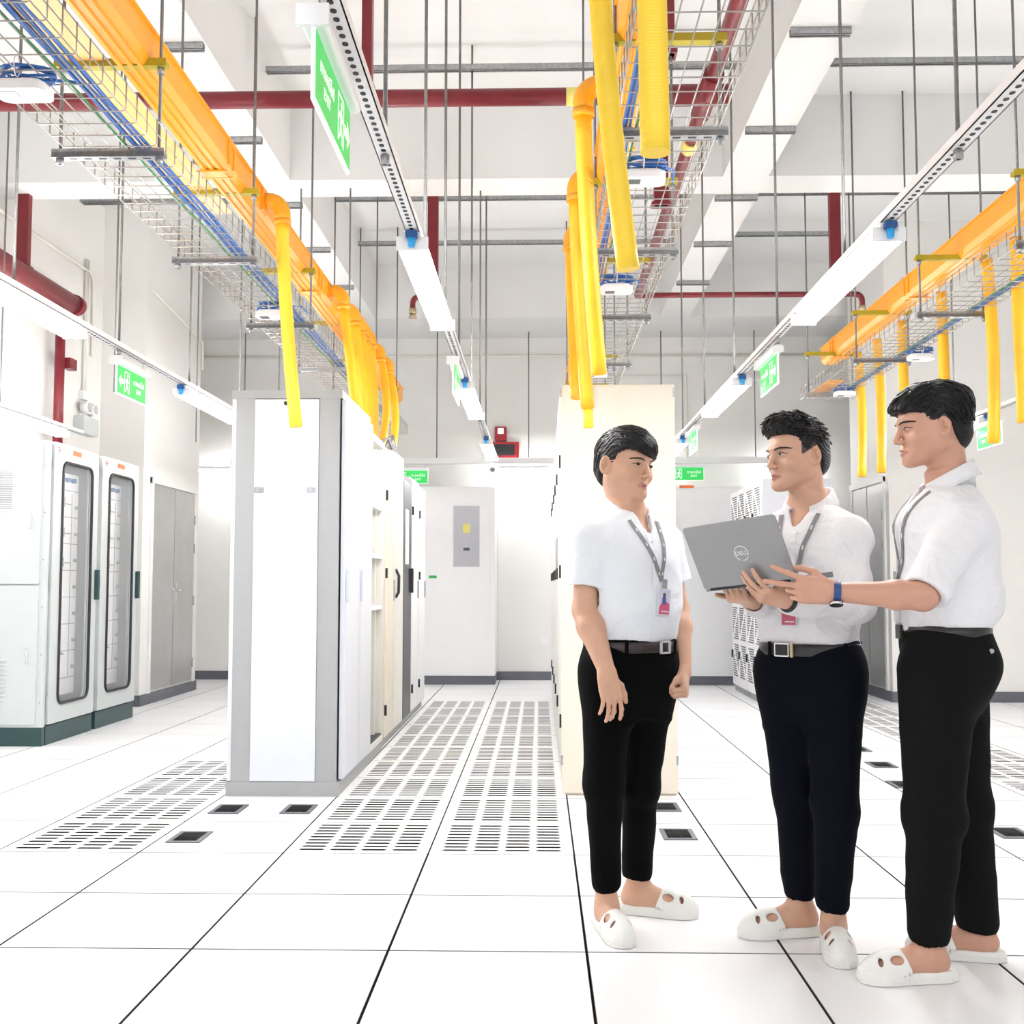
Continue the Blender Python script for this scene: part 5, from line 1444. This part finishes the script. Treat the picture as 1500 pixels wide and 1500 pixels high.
def build_p3():
    M = yawM(math.radians(-92)); O = at(1383, 950, 3.34)*A_(1, 1, 0); base = O.copy()
    r = person('man in profile with rolled white sleeve and blue watch, rightmost of the three', base)
    Mh = yawM(math.radians(-90), math.radians(-6), 0); H = at(1362, 626, 3.33)
    B = SDF(); W = head_sdf(B, H, Mh, 1.0)
    nb = at(1392, 708, 3.34)
    B.u(rcone(H+Mh.T@A_(0, -.038, -.055), nb, .054, .053), .03); B.u(rcone(nb, nb-A_(0, 0, .07), .053, .050), .02)
    chest(B, nb, M, .09)
    shL = at(1412, 768, 3.20); elL = at(1352, 873, 3.08); wrL = at(1218, 867, 3.10)
    shR = at(1400, 762, 3.50); elR = at(1405, 885, 3.56); wrR = at(1385, 985, 3.52)
    tors = [(.80, 0, 0, .13, .095), (.98, 0, 0, .135, .10), (1.1, 0, .0, .13, .10), (1.25, 0, .0, .15, .105), (1.35, 0, -.01, .14, .085), (1.40, 0, -.015, .085, .05), (1.45, 0, -.01, .05, .05)]
    B.u(loft(tors, M, O), .03)
    for s_ in (shR, shL): B.u(rcone(nb-A_(0, 0, .10), s_-A_(0, 0, .04), .040, .034), .03)
    arm(B, shR, elR, wrR, (.042, .036, .038, .026)); arm(B, shL, elL, wrL, (.045, .040, .0385, .026))
    hL, kL, aL = at(1372, 985, 3.25), at(1368, 1195, 3.20), at(1360, 1362, 3.22)
    hR, kR, aR = at(1396, 985, 3.44), at(1415, 1185, 3.44), at(1432, 1345, 3.40)
    for h_, k_, a_ in ((hR, kR, aR), (hL, kL, aL)):
        B.u(rcone(h_, k_, .07, .048), .03); B.u(rcone(k_, a_, .045, .034), .02)
    dL = A_(-1, -.10, 0); dR = A_(-1, .25, 0)
    foot(B, aR, dR); foot(B, aL, dL)
    dd = nrm(at(1160, 861, 3.095)-wrL)
    hand(B, wrL, dd, nrm(A_(.0, 1, .25)), nrm(A_(0, -.2, 1)), [(.10, .15, .1), (.12, .2, .1), (1.0, 1.1, .5), (1.0, 1.1, .5)], .10, ((.72, .62, .35), (.95, .15, .45), (.95, -.2, .5)), .97, fan=(.27, -.02, -.10, -.15))
    hand(B, wrR, A_(-.1, 0, -1), A_(0, -1, 0), A_(-1, 0, 0), [(.4, .4, .3)]*4, .05, ((.6, .6, .2), (.9, .3, .2), (1, .1, .2)), 1.0)
    def mf(c):
        q = (c-H)@Mh.T
        lip = (np.abs(q[:, 0]) < .025) & (q[:, 1] > .0775) & (np.abs(q[:, 2]+.0685) < .0095*(1-(np.abs(q[:, 0])/.028)**2))
        side = (np.abs(q[:, 0]) > .055) & (q[:, 1] < .022) & (q[:, 1] > -.08) & (q[:, 2] > .014) & (np.abs(q[:, 0]) < .0795)
        return np.where(lip, 1, np.where(side, 2, 0))
    sdf_obj('body', B, O+A_(-.62, -.4, 0), O+A_(.36, .42, 1.82), .0029, [SKIN[2], LIP, SHAVE], r, base, mf, smooth=1)
    eyes(r, base, B, W, Mh, look=.2, narrow=.75)
    line = [(0, .052), (20, .046), (40, .040), (54, .034), (60, .015), (68, -.010), (80, -.010), (89, .02), (98, .03), (112, .0), (128, -.045), (145, -.08), (180, -.085)]
    hair(r, base, H, Mh, dict(blobs=[((0, -.022, .036), (.080, .110, .095), .01), ((0, -.022, .072), (.080, .114, .066), .02), ((0, .055, .062), (.060, .058, .036), .02), ((0, -.05, -.015), (.068, .075, .075), .015)], line=line,
         locks=460, len=(.35, .8), where=lambda v: v[2] > .05, flow=lambda v, rn: (rn.uniform(-.2, .2), .9 if v[1] > -.1 else -.5, -.25 if v[1] > -.1 else -.8), lift=(-.001, .009), seed=12))
    S = SDF()
    rows = [(.985, 0, -.004, .15, .124), (1.02, 0, -.012, .158, .140), (1.08, 0, -.014, .160, .144), (1.18, 0, -.014, .162, .143), (1.28, 0, -.014, .172, .138), (1.34, 0, -.012, .174, .116), (1.383, 0, -.018, .135, .09), (1.406, 0, -.02, .090, .070), (1.422, 0, -.02, .06, .055)]
    S.u(loft(rows, M, O, 2.3), .03)
    S.u(rcone(nb-A_(0, 0, .066), shL-A_(0, 0, .014), .057, .054), .04); S.u(rcone(nb-A_(0, 0, .066), shR-A_(0, 0, .014), .057, .054), .04)
    S.u(rcone(shR, elR, .06, .052), .025); S.u(rcone(elR, elR+(wrR-elR)*.9, .052, .038), .02)
    dU = nrm(elL-shL); S.u(rcone(shL, elL-dU*.04, .066, .062), .03)
    cf_ = elL-dU*.035
    S.u(rcone(elL-dU*.085, cf_, .062, .064), .004)
    S.sub(lambda p, f=plane(elL-dU*.012, -dU), c=ell(elL+dU*.06, (.10, .10, .10)): np.maximum(f(p), c(p)), .002)
    S.sub(rcone(cf_, elL+dU*.03, .047, .050), .002)
    neckhole(S, nb, M, .085)
    S.dis = folds(41, .020)
    sdf_obj('shirt', S, O+A_(-.36, -.38, .96), O+A_(.36, .36, 1.56), .0036, SHIRT[2], r, base, smooth=2)
    collar(r, base, nb+A_(0, 0, .024)+M[1]*.004, M, SHIRT[2], .067, h=.044, flap=.060, gap=26)
    P = proj(S, [O+M.T@A_(.0, .3, z) for z in np.linspace(1.34, 1.0, 16)], -M[1], off=.0008)
    pm_ = MB(); ribbon(pm_, [p-base for p in P], [M[1]]*16, .03); pm_.obj('placket', SHIRT[2], r)
    Tq = SDF()
    Tq.u(loft([(.74, 0, 0, .12, .09), (.80, 0, -.008, .150, .118), (.88, 0, -.018, .164, .134), (.95, 0, -.006, .160, .128), (.995, 0, 0, .152, .118)], M, O, 2.3), .03)
    leg_cloth(Tq, hL, kL, aL, (.110, .078, .058), 0); leg_cloth(Tq, hR, kR, aR, (.102, .070, .062), 0)
    for an, z, tl in ((aL, .072, (.22, 0, 1)), (aR, .085, (.12, .0, 1))):
        pln = plane(A_(an[0], an[1], z), nrm(A_(*tl)))
        Tq.sub((lambda pln, an: lambda p: np.maximum(pln(p), np.hypot(p[:, 0]-an[0], p[:, 1]-an[1])-.13))(pln, an), .002); Tq.sub(rcone(A_(an[0], an[1], z-.05), A_(an[0], an[1], z+.03), .050, .049), .002)
    Tq.dis = folds(51, .013, .5, lambda p: .35+.65*np.exp(-((p[:, 2]-.45)/.14)**2)+.6*np.exp(-((p[:, 2]-.17)/.08)**2))
    sdf_obj('trousers', Tq, O+A_(-.32, -.32, .05), O+A_(.36, .34, 1.0), .0042, TROU[2], r, base, smooth=2)
    bo = belt(r, base, O, M, .955, .992, 0, 0, .155, .120, BELT[2], 2.3, slack=.006)
    F_ = frame(tuple(bpoint(O, M, math.radians(92), .974, 0, 0, .163, .129, 2.3)-base), tuple(-M[0]), (0, 0, 1))
    MB().rbox((-.024, -.021, 0), (.024, .021, .008), .003, 2, 3, F_).obj('buckle', MT['black'], bo)
    pk = MB(); q = proj(Tq, [O+M.T@A_(-.3, -.085, .925)], M[0], off=.0005)[0]-base; pk.cyl(tuple(q), tuple(q-M[0]*.003), .007, 12); pk.obj('pocket_button', MT['steel'], r)
    clog(r, base, aR, dR); clog(r, base, aL, dL)
    # lanyard along the chest
    P1 = []
    for t in np.linspace(0, 1, 18):
        P1.append(O+M.T@A_(-.085+.06*t, .32, nb[2]-.03-.26*t))
    P1 = proj(S, P1, -M[1], off=.003); cc_ = P1[-1]+M[1]*.008-A_(0, 0, .05)
    P2 = proj(S, [O+M.T@A_(.075-.1*t, .32, nb[2]-.03-.26*t) for t in np.linspace(0, 1, 18)], -M[1], off=.003)
    lanyard_badge('grey lanyard with badge on the chest of the man in profile', S, [list(P1), list(P2)], cc_, M[1], A_(0, 0, 1), (.054, .088))
    # watch
    wt = nrm(wrL-elL); Fw = wrL-wt*.012; n = 24; u_ = nrm(np.cross(wt, A_(0, 0, 1))); v_ = nrm(np.cross(wt, u_))
    b = MB(); ring = []
    for i in range(n+1):
        t = TAU*i/n; ring.append(Fw-base+(u_*math.cos(t)+v_*math.sin(t))*.0285)
    ribbon(b, ring, [nrm(q-(Fw-base)) for q in ring], .019, .003); wo = b.obj('wristwatch', mat('watch_strap_blue', (.02, .07, .22), .5), r)
    dn = nrm(A_(0, -.35, -1)); dn = nrm(dn-wt*(dn@wt)); cpt = Fw-base+dn*.030
    d1 = MB().cyl(tuple(cpt), tuple(cpt+dn*.009), .0185, 24).obj('watch_case', MT['chrome'], wo)
    MB().cyl(tuple(cpt+dn*.009), tuple(cpt+dn*.0098), .0155, 24).obj('watch_dial', MT['black'], d1)
    return r
build_p1(); build_p2(); build_p3()

# ------------------------------------------------------------------ laptop
HL = at(1034, 863, 3.345); HR = at(1160, 849, 3.145)
hx = nrm(HR-HL); Wl = .312; HR = HL+hx*Wl
TLp = at(1007, 772, 3.28)
up = TLp-HL; up = nrm(up-hx*(up@hx)); Hl = .203
nl = np.cross(hx, up)     # towards the screen side or the back
back = nl if nl[1] < 0 else -nl
r = thing('laptop', 'open grey laptop held by the two right men, lid towards the camera', 'laptop', tuple(HL))
Z3 = np.array((0., 0, 0))
Fl = frame((0, 0, 0), tuple(hx), tuple(up))
s = 1 if (Fl.to_3x3() @ Vector((0, 0, 1))).dot(Vector(back)) > 0 else -1
LG = mat('laptop_grey', (.30, .305, .315), .42, .5, noise=.03, nscale=60)
zz = lambda a, b: (min(s*a, s*b), max(s*a, s*b))
z0, z1 = zz(0, .006)
lid = MB().rbox((0, 0, z0), (Wl, Hl, z1), .009, 2, 5, Fl).obj('lid', LG, r)
z0, z1 = zz(-.0012, 0); MB().box((.006, .01, z0), (Wl-.006, Hl-.006, z1), Fl).obj('screen', MT['black'], lid)
cxl, cyl_ = Wl/2+.012, Hl*.50
Ft = frame(tuple(np.array(Fl @ Vector((cxl, cyl_, s*.0062)))), tuple(hx*(1 if s > 0 else 1)), tuple(up))
g = MB(); n = 40; ring = [(cxl+.0225*math.cos(TAU*(.5+i)/n), cyl_+.0225*math.sin(TAU*(.5+i)/n)) for i in range(n)]
z0, z1 = zz(.006, .0066)
for i in range(n):
    if i in (27, 28, 36, 37): continue
    a0, a1 = TAU*i/n, TAU*(i+1)/n
    q = [(cxl+rr*math.cos(a), cyl_+rr*math.sin(a)) for rr, a in ((.0215, a0), (.0235, a0), (.0235, a1), (.0215, a1))]
    g.prism(q, 2, z0, z1, Fl)
lg = g.obj('emblem_ring', PRINTW, lid)
text_obj('emblem_lettering', 'DELL', .0185, Ft if s > 0 else Ft @ Matrix.Rotation(math.pi, 4, 'Y'), PRINTW, lid, .0003)
# base: opens by 112 degrees from the lid on the screen side
bd = nrm(-back*math.sin(math.radians(112))+up*math.cos(math.radians(112)))
Fb = frame((0, 0, 0), tuple(hx), tuple(bd))
bb = MB().rbox((0, -.004, -.008), (Wl, .21, .008), .008, 2, 5, Fb).obj('base', mat('laptop_base', (.22, .225, .235), .45, .4), r)
MB().cyl(tuple(hx*.02), tuple(hx*(Wl-.02)), .0075, 12).obj('hinge', MT['black'], r)
